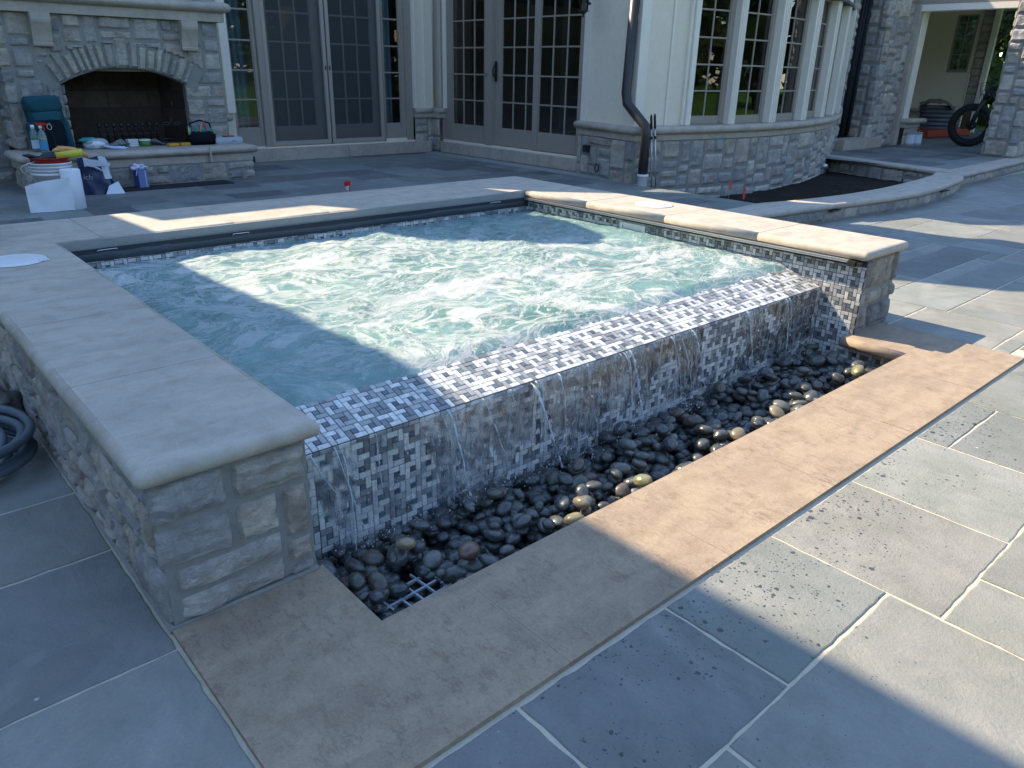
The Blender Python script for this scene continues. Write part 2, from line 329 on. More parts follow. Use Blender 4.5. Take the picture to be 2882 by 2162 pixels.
# ---------------------------------------------------------------- paving
def pack(xs,ys,fixed,mask,rn,wmax=5,hmax=4,wmin=2,hmin=2):
    nx,ny=len(xs)-1,len(ys)-1; used=[[not mask((xs[i]+xs[i+1])/2,(ys[j]+ys[j+1])/2) for i in range(nx)] for j in range(ny)]
    near=lambda a,v:min(range(len(a)),key=lambda k:abs(a[k]-v)); out=[]
    for (x0,y0,x1,y1) in fixed:
        i0,i1,j0,j1=near(xs,x0),near(xs,x1),near(ys,y0),near(ys,y1)
        for j in range(j0,j1):
            for i in range(i0,i1): used[j][i]=True
        out.append((xs[i0],ys[j0],xs[i1],ys[j1]))
    for j in range(ny):
        for i in range(nx):
            if used[j][i]: continue
            W=rn.randint(wmin,wmax); Hh=rn.randint(hmin,hmax)
            a=0
            while a<W and i+a<nx and not used[j][i+a]: a+=1
            if a<W and a<wmin+1 and rn.random()<.5: pass
            b=0
            while b<Hh and j+b<ny and all(not used[j+b][i+q] for q in range(a)): b+=1
            # absorb a single leftover column
            if i+a<nx and not used[j][i+a] and (i+a+1>=nx or used[j][i+a+1]) and all(not used[j+q][i+a] for q in range(b)): a+=1
            for q in range(b):
                for k in range(a): used[j+q][i+k]=True
            out.append((xs[i],ys[j],xs[i+a],ys[j+b]))
    return out
def slabs(name,rects,z,mat,jmat,rn,gap=.0048,border=None,pal=None):
    m=MB()
    for (x0,y0,x1,y1) in rects:
        g=[gap*rn.uniform(.7,1.3) for _ in range(4)]; c=rn.choice(pal); k=rn.uniform(.86,1.12); c=tuple(q*k for q in c)
        zt=z+rn.uniform(-.001,.001); X0,X1,Y0,Y1=x0+g[0],x1-g[1],y0+g[2],y1-g[3]; e=.003
        n=max(2,int((X1-X0)/.03)); mm=max(2,int((Y1-Y0)/.03)); sd_=rn.random()*50
        ring=[]
        for i in range(n): ring.append((X0+(X1-X0)*i/n,Y0+nz(i*.9,sd_)*.0042))
        for i in range(mm): ring.append((X1+nz(i*.9,sd_+9)*.0042,Y0+(Y1-Y0)*i/mm))
        for i in range(n): ring.append((X1-(X1-X0)*i/n,Y1+nz(i*.9,sd_+19)*.0042))
        for i in range(mm): ring.append((X0+nz(i*.9,sd_+29)*.0042,Y1-(Y1-Y0)*i/mm))
        cxm,cym=(X0+X1)/2,(Y0+Y1)/2; N=len(ring)
        v=[(x,y,z-.012) for x,y in ring]+[(x,y,zt-e*.6) for x,y in ring]+[(x+(e if x<cxm else -e),y+(e if y<cym else -e),zt) for x,y in ring]
        m.add(v,[(i,(i+1)%N,N+(i+1)%N,N+i) for i in range(N)]+[(N+i,N+(i+1)%N,2*N+(i+1)%N,2*N+i) for i in range(N)]+[tuple(range(2*N,3*N))],c)
    o=m.build(name,mat); return o
PAL=[(.252,.262,.245),(.235,.24,.228),(.262,.266,.244),(.26,.256,.237),(.205,.207,.202),(.245,.254,.24),(.272,.263,.24)]
PALT=[(.20,.22,.22),(.21,.23,.225),(.19,.21,.21),(.215,.23,.22),(.125,.135,.145),(.18,.195,.195),(.15,.15,.16)]
xs=[-2.9,-2.78,-2.6,-2.4,-2.2,-2.0,-1.8,-1.6,-1.4,-1.2,-1.05,-.9,-.75,-.62,-.48,-.36,-.24,-.12,0.02,.12,.24,.36,.483,.605,.728,.85,.968,1.09,1.21,1.33,1.452,1.575,1.70,1.82,1.944,2.07,2.19,2.32,2.443,2.565,2.69,2.815,2.937,3.07,3.2,3.33,3.453,3.60,3.735,3.85,3.97,4.11,4.245,4.39,4.526,4.66,4.79,4.92,5.05,5.18,5.32,5.46,5.6,5.75,5.9,6.05,6.2,6.33,6.45,6.55,6.7,6.84,7.06,7.3,7.5,7.68,7.84,8.05,8.2,8.35,8.44,8.6,8.75,8.93]
while xs[-1]<19: xs.append(xs[-1]+.16)
ys=[-3.0]
while ys[-1]<-1.75: ys.append(ys[-1]+.14)
ys=[y for y in ys if y<-1.7]+[-1.6,-1.48,-1.36,-1.235,-1.11,-.982,-.87,-.76,-.645,-.567,-.485,-.36,-.23,-.093,.02,.11,.195,.305,.40,.5,.602,.727,.86,1.005,1.15,1.28,1.41,1.53,1.66,1.8,1.95,2.1,2.25,2.4,2.55]
fix=[(.483,-.982,.968,-.645),(.968,-.982,1.452,-.645),(1.452,-1.11,1.944,-.645),(1.944,-1.11,2.443,-.645),(2.443,-.76,2.937,-.645),(2.443,-1.235,2.937,-.76),(2.937,-1.11,3.453,-.645),(.728,-1.7,1.452,-.982),(.24,-1.6,.728,-.982),(-.24,-1.235,.24,-.645) if False else (0.02,-.982,.483,-.645),(1.452,-1.48,1.70,-1.11),(1.70,-1.6,2.07,-1.11),(2.07,-1.48,2.443,-1.11),
 (3.735,-.485,4.245,.02),(3.453,-.982,3.97,-.645),(3.735,-.567,3.97,-.485),(3.97,-.87,4.39,-.485),(3.735,.02,4.245,.5),(4.245,-.093,4.79,.305),(4.79,-.093,5.9,.195),(4.526,-.485,5.32,-.093),(4.245,-.485,4.526,-.093),(4.79,.195,5.9,.305),(4.92,.305,6.2,.602),(5.9,.195,6.2,.305),(4.92,.602,5.75,.727),(5.75,.602,6.2,.727),(6.2,.195,6.55,.602),(6.2,.602,7.3,1.15),(6.55,.195,7.3,.602),(5.75,.727,6.2,1.15),(6.2,1.15,6.84,1.41),(6.84,1.15,7.3,1.41),(7.3,.602,7.84,1.005)]
def mask_low(x,y):
    if y>-.645 and .02<x<3.735 and y<2.6: return False
    if x>3.7 and y>1.95: return False
    if 0<x<3.8 and y>-.64: return False
    if x<.02 and y>2.4: return False
    if x<0.02 : return False
    return True
rn=random.Random(11)
rects=pack(xs,ys,fix,mask_low,rn)
xl=[-2.9,-2.5,-2.1,-1.75,-1.45,-1.15,-.9,-.7,-.5,-.35,-.2,-.1,.02]; yl=[-3,-2.6,-2.2,-1.8,-1.4,-1.1,-.87,-.63,-.45,-.25,-.028,.2,.468,.65,.85,1.05,1.25,1.45,1.7,2.0,2.25,2.5]
rects+=pack(xl,yl,[(-.7,-.028,.02,.468),(-.9,.468,.02,.85),(-.7,-.63,.02,-.028),(-.9,.85,.02,1.25)],lambda x,y:True,rn)
tag(slabs('patio',rects,0.,M['blue'],None,rn,pal=PAL),kind='structure')
m=MB(); zj=-.0035
for (a,b,c_,d) in ((-2.9,.45,-3.,2.5),(.45,3.3,-3.,-.27),(3.3,19.2,-3.,2.4)):
    if a==.45: m.quad((a,c_,zj),(b,c_,zj),(b,d,zj),(a,d,zj))
    elif a<0: m.quad((a,c_,zj),(b,c_,zj),(b,-.27,zj),(a,-.27,zj)); m.quad((a,-.27,zj),(.03,-.27,zj),(.03,d,zj),(a,d,zj))
    else: m.quad((a,c_,zj),(b,c_,zj),(b,-.27,zj),(a,-.27,zj)); m.quad((3.42,-.27,zj),(b,-.27,zj),(b,d,zj),(3.42,d,zj))
tag(m.build('patio_joints',M['joint']),kind='structure')
m=MB()
Lz=-.10
for (x0,x1,y0,y1) in ((-60,90,-90,-3.0),(-60,-2.9,-3.0,60),(19.2,90,-3.0,60),(-2.9,19.2,12,60)): m.quad((x0,y0,Lz),(x1,y0,Lz),(x1,y1,Lz),(x0,y1,Lz))
tag(m.build('lawn',M['lawn']),kind='structure')
# upper terrace
H1=.156
def lin(a,b,s):
    o=[a]
    while o[-1]<b-.001: o.append(min(b,o[-1]+s))
    return o
rt1=pack(lin(-4,5.86,.165),lin(3.10,7.33,.15),[],lambda x,y:True,rn,6,3)
rt1+=pack(lin(3.83,5.86,.165),lin(2.12,3.10,.15),[],lambda x,y:True,rn,5,3)
rt1=[r for r in rt1]
rt2=pack(lin(10.35,20,.2),lin(2.15,6.6,.16),[],lambda x,y:True,rn,5,3)
tag(slabs('terrace',rt1,H1,M['blue2'],None,rn,gap=.004,pal=PALT),kind='structure')
tag(slabs('porch_floor',rt2,H1,M['blue2'],None,rn,gap=.005,pal=PALT),kind='structure')
m=MB(); z=H1-.003
m.quad((-4,3.1,z),(3.83,3.1,z),(3.83,7.6,z),(-4,7.6,z)); m.quad((3.83,2.1,z),(5.86,2.1,z),(5.86,3.62,z),(3.83,3.62,z)); m.quad((3.83,3.62,z),(6.3,3.62,z),(6.3,7.6,z),(3.83,7.6,z))
m.quad((10.3,2.1,z),(20,2.1,z),(20,6.6,z),(10.3,6.6,z)); m.quad((5.858,2.1,-.2),(5.858,3.62,-.2),(5.858,3.62,z),(5.858,2.1,z)); m.quad((-4,3.1,-.2),(0,3.1,-.2),(0,3.1,z),(-4,3.1,z))
tag(m.build('terrace_joints',M['joint2']),kind='structure')
m=MB(); m.grid(lambda u,v:(5.86+u*5.2,1.7+v*3.2,-.045+fbm(u*22,v*14)*.012),90,60,(1,1,1))
tag(m.build('planting_soil',M['soil']),kind='structure')
# ---------------------------------------------------------------- ashlar walls
STONE=[(.46,.42,.37),(.42,.395,.36),(.50,.45,.38),(.39,.37,.35),(.44,.40,.36),(.53,.47,.39),(.36,.35,.34),(.48,.41,.34)]
def ashlar(parent,path,z0,z1,seed,cell=.042,depth=.018,name='stonework',pal=STONE,keep=None,sub=.022,wr=(3,8),hr=(2,4),mname='mortar',gapw=.0065,bright=1.,big=.16,keepm=None):
    """ragged ashlar along a plan polyline (outside on its right-hand side)"""
    rn=random.Random(seed); P=[Vector((p[0],p[1])) for p in path]; L=[0]
    for a,b in zip(P,P[1:]): L.append(L[-1]+(b-a).length)
    nr=[]
    for i in range(len(P)-1):
        d=(P[i+1]-P[i]).normalized(); nr.append(Vector((d.y,-d.x)))
    def at(u,off,z):
        u=max(0,min(L[-1],u)); k=0
        while k<len(P)-2 and u>L[k+1]: k+=1
        t_=(u-L[k])/(L[k+1]-L[k]); p=P[k]+(P[k+1]-P[k])*t_; n=nr[k].copy()
        w=.03
        if k<len(P)-2 and L[k+1]-u<w: q=.5-.5*(L[k+1]-u)/w; n=(nr[k]*(1-q)+nr[k+1]*q)
        if k>0 and u-L[k]<w: q=.5-.5*(u-L[k])/w; n=(nr[k]*(1-q)+nr[k-1]*q)
        p=p+n*off; return Vector((p.x,p.y,z))
    nu=max(1,round(L[-1]/cell)); nv=max(1,round((z1-z0)/cell)); cu=L[-1]/nu; cv=(z1-z0)/nv
    used=[[False]*nu for _ in range(nv)]; m=MB()
    for j in range(nv):
        for i in range(nu):
            if used[j][i]: continue
            if rn.random()<big: W,Hh=rn.randint(4,6),rn.randint(4,6)
            else: W,Hh=rn.randint(*wr),rn.randint(*hr)
            a=0
            while a<W and i+a<nu and not used[j][i+a]: a+=1
            if i+a<nu and not used[j][i+a] and (i+a+1>=nu or used[j][i+a+1]): a+=1
            b=0
            while b<Hh and j+b<nv and all(not used[j+b][i+q] for q in range(a)): b+=1
            if j+b==nv-1 and all(not used[nv-1][i+q] for q in range(a)): b+=1
            for q in range(b):
                for k in range(a): used[j+q][i+k]=True
            u0,u1,w0,w1=i*cu,(i+a)*cu,z0+j*cv,z0+(j+b)*cv
            c=rn.choice(pal); kk=rn.uniform(1.05,1.45)*bright; c=tuple(q*kk for q in c)
            g=gapw; n1=max(3,int((u1-u0)/sub)); n2=max(3,int((w1-w0)/sub)); s0=rn.random()*100; dd=depth*rn.uniform(.45,1.25); tl=rn.uniform(-.3,.3); tv=rn.uniform(-.3,.3)
            def fn(u,v,u0=u0,u1=u1,w0=w0,w1=w1,s0=s0,dd=dd,tl=tl,tv=tv,n1=n1,n2=n2):
                eu=min(u,1-u)*(u1-u0); ev=min(v,1-v)*(w1-w0); e=min(eu,ev)
                jx=nz(v*3+s0,w0*7)*.006; jy=nz(u*3+s0,u0*7,5)*.006
                uu=u0+g+(u1-u0-2*g)*u+jx*(1 if True else 0); ww=w0+g+(w1-w0-2*g)*v+jy
                pr=-.005 if e<=1e-6 else dd*(.55+.45*min(1,e/.03))*(1+tl*(u-.5)+tv*(v-.5))+nz(uu*16+s0,ww*20,s0)*.009+nz(uu*45,ww*50,s0)*.005
                return at(uu,pr,min(max(ww,z0+.001),z1-.001))
            kp=None
            if keep is not None: kp=lambda u,v,u0=u0,u1=u1,w0=w0,w1=w1: keep(u0+(u1-u0)*u,w0+(w1-w0)*v)
            m.grid(fn,n1,n2,c,False,kp)
    o=m.build(name,M['ashlar'],parent)
    mm=MB()
    if keep is None:
        us=[0]+[l for l in L[1:-1]]+[L[-1]]
        for a,b in zip(P,P[1:]): mm.quad((a.x,a.y,z0),(b.x,b.y,z0),(b.x,b.y,z1),(a.x,a.y,z1))
    else:
        mm.grid(lambda u,v:at(L[-1]*u,0,z0+(z1-z0)*v),int(L[-1]/.02),int((z1-z0)/.02),(1,1,1),False,lambda u,v:(keepm or keep)(L[-1]*u,z0+(z1-z0)*v))
    mm.build(mname,M['mortar'],o)
    return o
def nose_slab(m,x0,x1,y0,y1,zb,zt,ex='',c=(1,1,1),seg=7,cr=.012):
    """coping stone; sides named in ex (W,E,S,N) get a full bullnose"""
    h=(zt-zb)/2; rings=[]
    n=seg*2
    for k in range(n+1):
        a=-PI/2+PI*k/n; ins=h*.95*(1-math.cos(a)); z=(zb+zt)/2+h*math.sin(a)
        def s(ch): return ins if ch in ex else 0
        X0,X1,Y0,Y1=x0+s('W'),x1-s('E'),y0+s('S'),y1-s('N'); ring=[]
        for (cx,cy_,sx,sy_,a0,nm) in ((X0,Y0,1,1,PI,'WS'),(X1,Y0,-1,1,1.5*PI,'ES'),(X1,Y1,-1,-1,0,'EN'),(X0,Y1,1,-1,.5*PI,'WN')):
            if nm[0] in ex and nm[1] in ex:
                for q in range(5):
                    b=a0+PI/2*q/4; ring.append((cx+sx*cr+cr*math.cos(b),cy_+sy_*cr+cr*math.sin(b),z))
            else: ring.append((cx,cy_,z))
        rings.append(ring)
    N=len(rings[0]); v=[p for r in rings for p in r]; K=len(rings)
    fs=[(k*N+i,k*N+(i+1)%N,(k+1)*N+(i+1)%N,(k+1)*N+i) for k in range(K-1) for i in range(N)]
    m.add(v,fs,c,True); m.add(rings[0],[tuple(reversed(range(N)))],c); m.add(rings[-1],[tuple(range(N))],c)
# ---------------------------------------------------------------- SPA
Hs=.4327; zb=Hs-.046; A=.423; B=3.337; CC=3.818; LL=2.48; MM=3.113; EE=.033; AI=.032
S1,HS,S2,HW=.248,.214,.507,.293
spa=empty('raised_spa','raised stone spa with mosaic spillway and limestone coping between the patio and the terrace','spa',loc=(0,0,0))
def cop(x0,x1,y0,y1,ex):
    m=MB(); g=.0028; nose_slab(m,x0+(0 if 'W' in ex else g),x1-(0 if 'E' in ex else g),y0+(0 if 'S' in ex else g),y1-(0 if 'N' in ex else g),zb,Hs,ex); return m.build('coping_stone',M['lime'],spa)
cop(0,A,0,.58,'WES'); cop(0,A,.58,1.197,'WE'); cop(0,A,1.197,1.815,'WE'); cop(0,A,1.815,LL,'WE')
bx=[.60,1.255,1.82,2.47,3.15]
cop(-1.2,-.35,LL+.0,MM,'N'); cop(-.35,.603,LL,MM,'N')
for a,b in zip(bx,bx[1:]): cop(a+.003,b+.003,LL,MM,'SN')
cop(3.153,CC,LL,MM,'NE')
cop(B,CC,.03,.63,'WES'); cop(B,CC,.63,1.253,'WE'); cop(B,CC,1.253,1.885,'WE'); cop(B,CC,1.885,LL,'WE')
m=MB(); m.box(.05,A-.05,.05,LL,zb-.004,Hs-.006); m.box(-1.1,CC-.05,LL-.004,MM-.05,zb-.003,Hs-.006); m.box(B+.05,CC-.05,.1,LL,zb-.004,Hs-.006); m.build('coping_bed',M['joint2'],spa)
# stone clad walls
ashlar(spa,[(EE,2.6),(EE,EE),(A-AI,EE)],0.012,zb,17,name='stone_wall',bright=1.25,cell=.0385,depth=.017,hr=(1,3),wr=(3,7),sub=.010,big=.12)
ashlar(spa,[(B+AI,.03+EE),(CC-EE,.03+EE),(CC-EE,1.8)],0.012,zb,4,name='stone_wall',bright=.95,cell=.04,depth=.026,hr=(2,3),wr=(2,4),sub=.012,big=.12)
m=MB(); m.box(EE+.002,A-AI-.002,EE+.003,LL,-.25,zb); m.box(B+AI+.004,CC-EE-.002,.03+EE+.003,LL+.3,-.25,zb); m.box(EE+.002,CC-EE-.002,LL+.006,MM-.03,-.25,zb); m.box(A-AI-.01,B+AI+.01,S1+.03,S1+.10,-.25,.15)
m.box(-2,EE+.002,2.56,MM-.03,-.25,zb)
m.build('wall_core',M['mortar'],spa)
# mosaic
WH=[(.80,.785,.75),(.72,.71,.69),(.64,.635,.62),(.78,.76,.71)]; GR=[(.33,.335,.335),(.25,.255,.26),(.40,.40,.395),(.20,.205,.21),(.36,.36,.355),(.46,.46,.45)]; GL=[(.13,.17,.20),(.10,.12,.15),(.17,.22,.235)]
def mosaic(m,O,U,V,W,Hh,seed,cell=.0201,thick=.0022,off=(0,0)):
    rn=random.Random(seed); O,U,V=Vector(O),Vector(U).normalized(),Vector(V).normalized(); N=U.cross(V)
    g=.0011
    def t_(i0,j0,i1,j1,c):
        u0,u1,v0,v1=max(0,i0*cell+off[0]+g),min(W,i1*cell+off[0]-g),max(0,j0*cell+off[1]+g),min(Hh,j1*cell+off[1]-g)
        if u1-u0<.003 or v1-v0<.003: return
        th=thick+rn.uniform(-.0004,.0004); e=.0008
        P=lambda u,v,n:O+U*u+V*v+N*n
        a=[P(u0,v0,0),P(u1,v0,0),P(u1,v1,0),P(u0,v1,0)]; tp=[P(u0+e,v0+e,th),P(u1-e,v0+e,th),P(u1-e,v1-e,th),P(u0+e,v1-e,th)]
        m.add(a+tp,[(4,5,6,7),(0,1,5,4),(1,2,6,5),(2,3,7,6),(3,0,4,7)],c)
    nb,mb=int(W/(3*cell))+2,int(Hh/(3*cell))+2
    for bj in range(-1,mb):
        for bi in range(-1,nb):
            x,y=bi*3,bj*3; lt=rn.random()
            def pick(p): k=rn.uniform(.90,1.10); c=rn.choice(WH if rn.random()<p else GR); return tuple(q*k for q in c)
            pw=.70 if lt>.16 else .25
            t_(x,y+2,x+2,y+3,pick(pw)); t_(x+2,y+1,x+3,y+3,pick(pw*.75)); t_(x+1,y,x+3,y+1,pick(pw*.75)); t_(x,y,x+1,y+2,pick(pw)); k=rn.uniform(.8,1.3); t_(x+1,y+1,x+2,y+2,tuple(q*k for q in rn.choice(GL)))
XL,XR=A-AI,B+AI
sl=math.hypot(S2-S1,HW-HS)
m=MB(); mosaic(m,(XL,S1,HS),(1,0,0),(0,S2-S1,HW-HS),XR-XL,.238,21); mosaic(m,(XL,S1,-.24),(1,0,0),(0,0,1),XR-XL,HS+.24-.002,22,off=(0,.016))
m.build('mosaic_spillway',M['tile'],spa)
m=MB(); mosaic(m,(XR,2.47,-.24),(0,-1,0),(0,0,1),2.47-.035,.24+.355,23); mosaic(m,(XR,.10,-.24),(0,-1,0),(0,0,1),.40,.19,24)
m.build('mosaic_side_wall',M['tile'],spa)
m=MB(); mosaic(m,(XL,.035,-.24),(0,1,0),(0,0,1),2.44,.24+.38,25); mosaic(m,(XL,2.462,.2),(1,0,0),(0,0,1),XR-XL,.125,26)
m.build('mosaic_rear_wall',M['tile'],spa)
m=MB()
m.quad((XL,S1+.0008,HS),(XR,S1+.0008,HS),(XR,S2-.03,HW-.0095),(XL,S2-.03,HW-.0095)); m.quad((XL,S1+.0005,-.25),(XR,S1+.0005,-.25),(XR,S1+.0005,HS),(XL,S1+.0005,HS))
m.quad((XR+.0005,.034,-.25),(XR+.0005,.034,zb),(XR+.0005,2.48,zb),(XR+.0005,2.48,-.25)); m.quad((XL-.0005,.034,-.25),(XL-.0005,2.48,-.25),(XL-.0005,2.48,zb),(XL-.0005,.034,zb)); m.quad((XL,2.4625,0),(XR,2.4625,0),(XR,2.4625,zb),(XL,2.4625,zb))
m.quad((XR+.0005,-.30,-.25),(XR+.0005,-.30,-.045),(XR+.0005,.034,-.045),(XR+.0005,.034,-.25)); m.quad((XL,-.29,-.25),(XR,-.29,-.25),(XR,-.29,-.04),(XL,-.29,-.04)); m.quad((XL-.0005,-.30,-.25),(XL-.0005,.034,-.25),(XL-.0005,.034,-.04),(XL-.0005,-.30,-.04))
m.quad((XL-.05,-.32,-.20),(XR+.05,-.32,-.20),(XR+.05,S1+.01,-.20),(XL-.05,S1+.01,-.20))
m.build('grout_bed',M['grout'],spa)
# right coping cover track, rear cover housing, clips, skimmer
m=MB(); m.box(XR-.034,XR-.004,.115,2.47,.374,zb-.001); m.box(XR-.040,XR-.034,.115,2.47,.372,.377); m.box(XR-.040,XR-.034,.115,2.47,.381,.3855); m.build('cover_track',M['alu'],spa)
m=MB(); m.bbox(XR-.05,XR-.006,.07,.117,.358,.384,.004); m.box(XR-.046,XR-.02,.05,.075,.364,.38); m.build('track_end_cap',M['dark'],spa)
m=MB()
def lid(u,v):
    x=XL+.004+(XR-XL-.05)*u; z=.318+.066*v; y=LL-.008-.012*math.sin(v*PI)-.004*nz(x*3,v*2)-(.006*abs(nz(x*14,v*3)) if x<.9 else 0); return (x,y,z+.006*nz(x*2.,3)*(1-v))
m.grid(lid,160,8,(1,1,1),True); m.build('cover_housing',M['cover'],spa)
for x in (.61,1.27,3.05):
    m=MB(); m.tube([(x-.045,LL-.028,.374),(x-.041,LL-.033,.381),(x+.041,LL-.033,.381),(x+.045,LL-.028,.374)],.0016,6); m.build('housing_clip',M['white'],spa)
m=MB(); y0,y1=1.40,1.60
for a in ((y0,y1,.333,.347),(y0,y0+.018,.27,.333),(y1-.018,y1,.27,.333)): m.box(XR-.014,XR-.003,a[0],a[1],a[2],a[3])
m.box(XR-.006,XR-.003,y0,y1,.25,.335,(.55,.6,.58)); m.build('skimmer_frame',M['white'],spa)
for k,(x,y) in enumerate(((.19,2.19),(3.605,1.54))):
    m=MB(); Mx=Matrix.Translation((x,y,Hs)); m.lathe([(0.001,.006),(.085,.0055),(.104,.003),(.108,0.0005),(.112,.0045),(.118,.004),(.12,0)],40,(1,1,1),Mx)
    if k==0: m.bbox(x+.075,x+.115,y-.085,y-.045,Hs+.001,Hs+.009,.003)
    o=m.build('skimmer_lid',M['white'],spa); rg=MB(); rg.lathe([(.1195,.0022),(.1235,.0018),(.1235,.0003)],40,(1,1,1),Mx); rg.build('lid_ring',M['mortar'],o)
    mm=MB(); 
    for (dx,dy) in ((-.045,.01),(.03,-.055)): mm.box(x+dx-.009,x+dx+.009,y+dy-.005,y+dy+.005,Hs+.0058,Hs+.0068)
    if k: mm.build('lid_slot',M['dark'],o)
# trough coping ring (brown stone)
ZT=.010; ZBT=-.042; OY=-.637; IY=-.2525; IXL=.407; IXR=3.285; OXR=3.70
def tco(x0,x1,y0,y1,ex):
    m=MB(); g=.0014; nose_slab(m,x0+g,x1-g*(0 if 'E' in ex else 1),y0+g,y1,ZBT,ZT,ex); return m.build('basin_coping_stone',M['brown'],spa)
m=MB(); m.prism([(.024,OY+.0014),(.6466,OY+.0014),(.6466,IY),(IXL,IY),(IXL,EE-.002),(.024,EE-.002)],ZBT,ZT); m.build('basin_coping_stone',M['brown'],spa)

jx=[.648,1.266,1.85,2.45,3.082,OXR]
for a,b in zip(jx,jx[1:]): tco(a,b,OY,IY,'')
m=MB(); nose_slab(m,IXR,OXR,IY-.0002,.03+EE-.002,ZBT,ZT,'W'); m.build('basin_coping_stone',M['brown'],spa)
m=MB(); m.box(.03,IXL-.02,IY,EE-.01,-.04,ZT-.003); m.box(.03,OXR-.01,OY+.003,IY-.003,-.04,ZT-.0012); m.box(IXR+.03,OXR-.01,IY-.01,.05,-.04,ZT-.003); m.build('basin_coping_bed',simple('tan_joint',(.46,.37,.27),.9,.2),spa)
# smear of mortar along pier foot
m=MB(); m.tube([(EE-.006,2.3,.004),(EE-.006,1.,.004),(EE-.006,EE-.004,.008),(A-AI,EE-.006,.014)],.010,6); m.build('mortar_fillet',M['mortar'],spa); m=MB(); m.tube([(B+AI,.03+EE-.004,.014),(CC-EE,.03+EE-.004,.012),(CC-EE+.006,.5,.006)],.008,6); m.build('mortar_fillet',M['mortar'],spa)
# water surface
NX,NY=260,230
def wat(u,v):
    x=XL+(XR-XL)*u; y=.405+(2.462-.405)*(v**1.12)
    d=.016*fbm(x*2.6,y*2.6,1,4)+.009*nz(x*8+2*nz(x*2,y*2),y*10,3)+.0045*nz(x*20,y*24,6)+.0015*nz(x*48,y*48,9)
    e=min(1,(y-.46)/.22) if y>.46 else 0; q=min(1,(y-.405)/.085); sl_=HS+(y-S1)*(HW-HS)/(S2-S1)
    z=.2985+d*(.10+.90*e)+.0025*nz(x*18,y*10,4); low=sl_-.006+.0055*nz(x*11,2.2)+.003*nz(x*37,5.1); return (x,y,low+(z-low)*q**1.5)
m=MB(); m.grid(wat,NX,NY); wo=m.build('water',M['water']); tag(wo,kind='structure')
# falling water: film, sheets, strands, drops
m=MB(); rw=random.Random(5)
ft=lambda d:.33*math.sqrt(max(d,0)*2/9.8)
# thin film hugging the tiles, scalloped lower edge
nx,nyy=330,44
def zbot(x): return -.09+.12*max(0,nz(x*2.3,7.7))*2+.05*nz(x*7,1.1)
def film(u,v):
    x=XL+.01+(XR-XL-.05)*u; z=HS-.002-(HS+.09)*v; return (x,S1-.0065-.003*nz(x*22,z*9,2)-.0015*nz(x*60,z*30,4),z)
m.grid(film,nx,nyy,(.10,.10,.10),True,lambda u,v:(lambda x,z:(z>zbot(x)) and not(2.35<x<2.9 and nz(x*3,z*3,8)>-.05) and nz(x*5,z*7,31)>-.34)(XL+.01+(XR-XL-.05)*u,HS-(HS+.09)*v))
# curved free sheets
def sheet(x0,x1,vel,dens,seed,zl=-.09,pull=.0):
    n=max(4,int((x1-x0)/.008)); k=40; xm=(x0+x1)/2
    def fn(u,v):
        d=(HS-zl)*v; z=HS+.001-d; sq=1-pull*v; x=xm+(x0+(x1-x0)*u-xm)*sq
        return (x+.004*nz(z*14,u*5,seed),S1-.007-vel*math.sqrt(2*d/9.8)-.005*nz(x*24,z*8,seed)*min(1,d/.05)-.002*nz(x*70,z*30,seed),z)
    m.grid(fn,n,k,(dens,dens,dens),True,lambda u,v:nz((x0+(x1-x0)*u)*13,v*3.0,seed)+.9*nz((x0+(x1-x0)*u)*31,v*2.2,seed+9)*.6>-.42+.55*v*v+(.25 if abs(u-.5)>.44 else 0))
sheet(.86,1.32,.30,.5,1,-.09,.25); sheet(1.36,1.66,.36,.55,2,-.08,.35); sheet(1.62,2.02,.25,.4,3,-.02,.35); sheet(2.1,2.3,.28,.4,4,-.06,.5); sheet(2.62,2.82,.2,.45,5,-.06,.5); sheet(.48,.64,.2,.3,6,-.09,.6); sheet(2.98,3.12,.22,.5,7,.02,.5)
# strands
ms=MB()
def strand(x,vel,dx,r,zl):
    pts=[];rr=[]; s=rw.random()*99
    for i in range(61):
        i=i*25/60; d=(HS-zl)*i/25; pts.append((x+dx*(i/25)**1.3+.004*nz(d*16,s),S1-.006-vel*math.sqrt(2*d/9.8)+.003*nz(d*22,s,4),HS-d)); rr.append(max(.0003,r*(1.15-.5*i/25)*(.75+1.5*nz(d*48,s,8)+.5*nz(d*130,s,3))))
    ms.tube(pts,rr,6,(1,1,1))
for x in (.50,.575,.59,.71,.945,.96,.985,1.0,1.12,1.24,1.36,1.375,1.47,1.62,1.80,1.82,1.84,2.12,2.14,2.17,2.26,2.69,2.71,3.02,3.05):
    strand(x,rw.uniform(.12,.42),rw.uniform(-.03,.07),rw.uniform(.0008,.0026),rw.choice((-.1,-.08,-.05,0,.06,.1)))
strand(1.335,.46,.06,.0042,-.09); strand(.975,.34,.03,.004,-.09); strand(1.86,.3,.03,.004,-.07); strand(2.68,.22,.04,.004,-.05)
for k in range(1900):
    x=rw.choice((.62,.75,.98,1.2,1.38,1.55,1.8,2.1,2.2,2.7,3.05))+rw.gauss(0,.05); z=rw.uniform(-.09,HS) if rw.random()<.5 else rw.uniform(-.1,-.02); y=S1-.01-abs(rw.gauss(0,.05))-(HS-z)*.15
    if x<XL+.02 or x>XR-.02 or y<-.2: continue
    r=rw.uniform(.0006,.0019)*(1 if rw.random()<.8 else 1.5); bm=bmesh.new(); bmesh.ops.create_icosphere(bm,subdivisions=1,radius=r,matrix=Matrix.Translation((x,y,z))@Matrix.Diagonal((1,1,rw.uniform(1,2.2),1))); ms.bm(bm,(1,1,1),None,True)
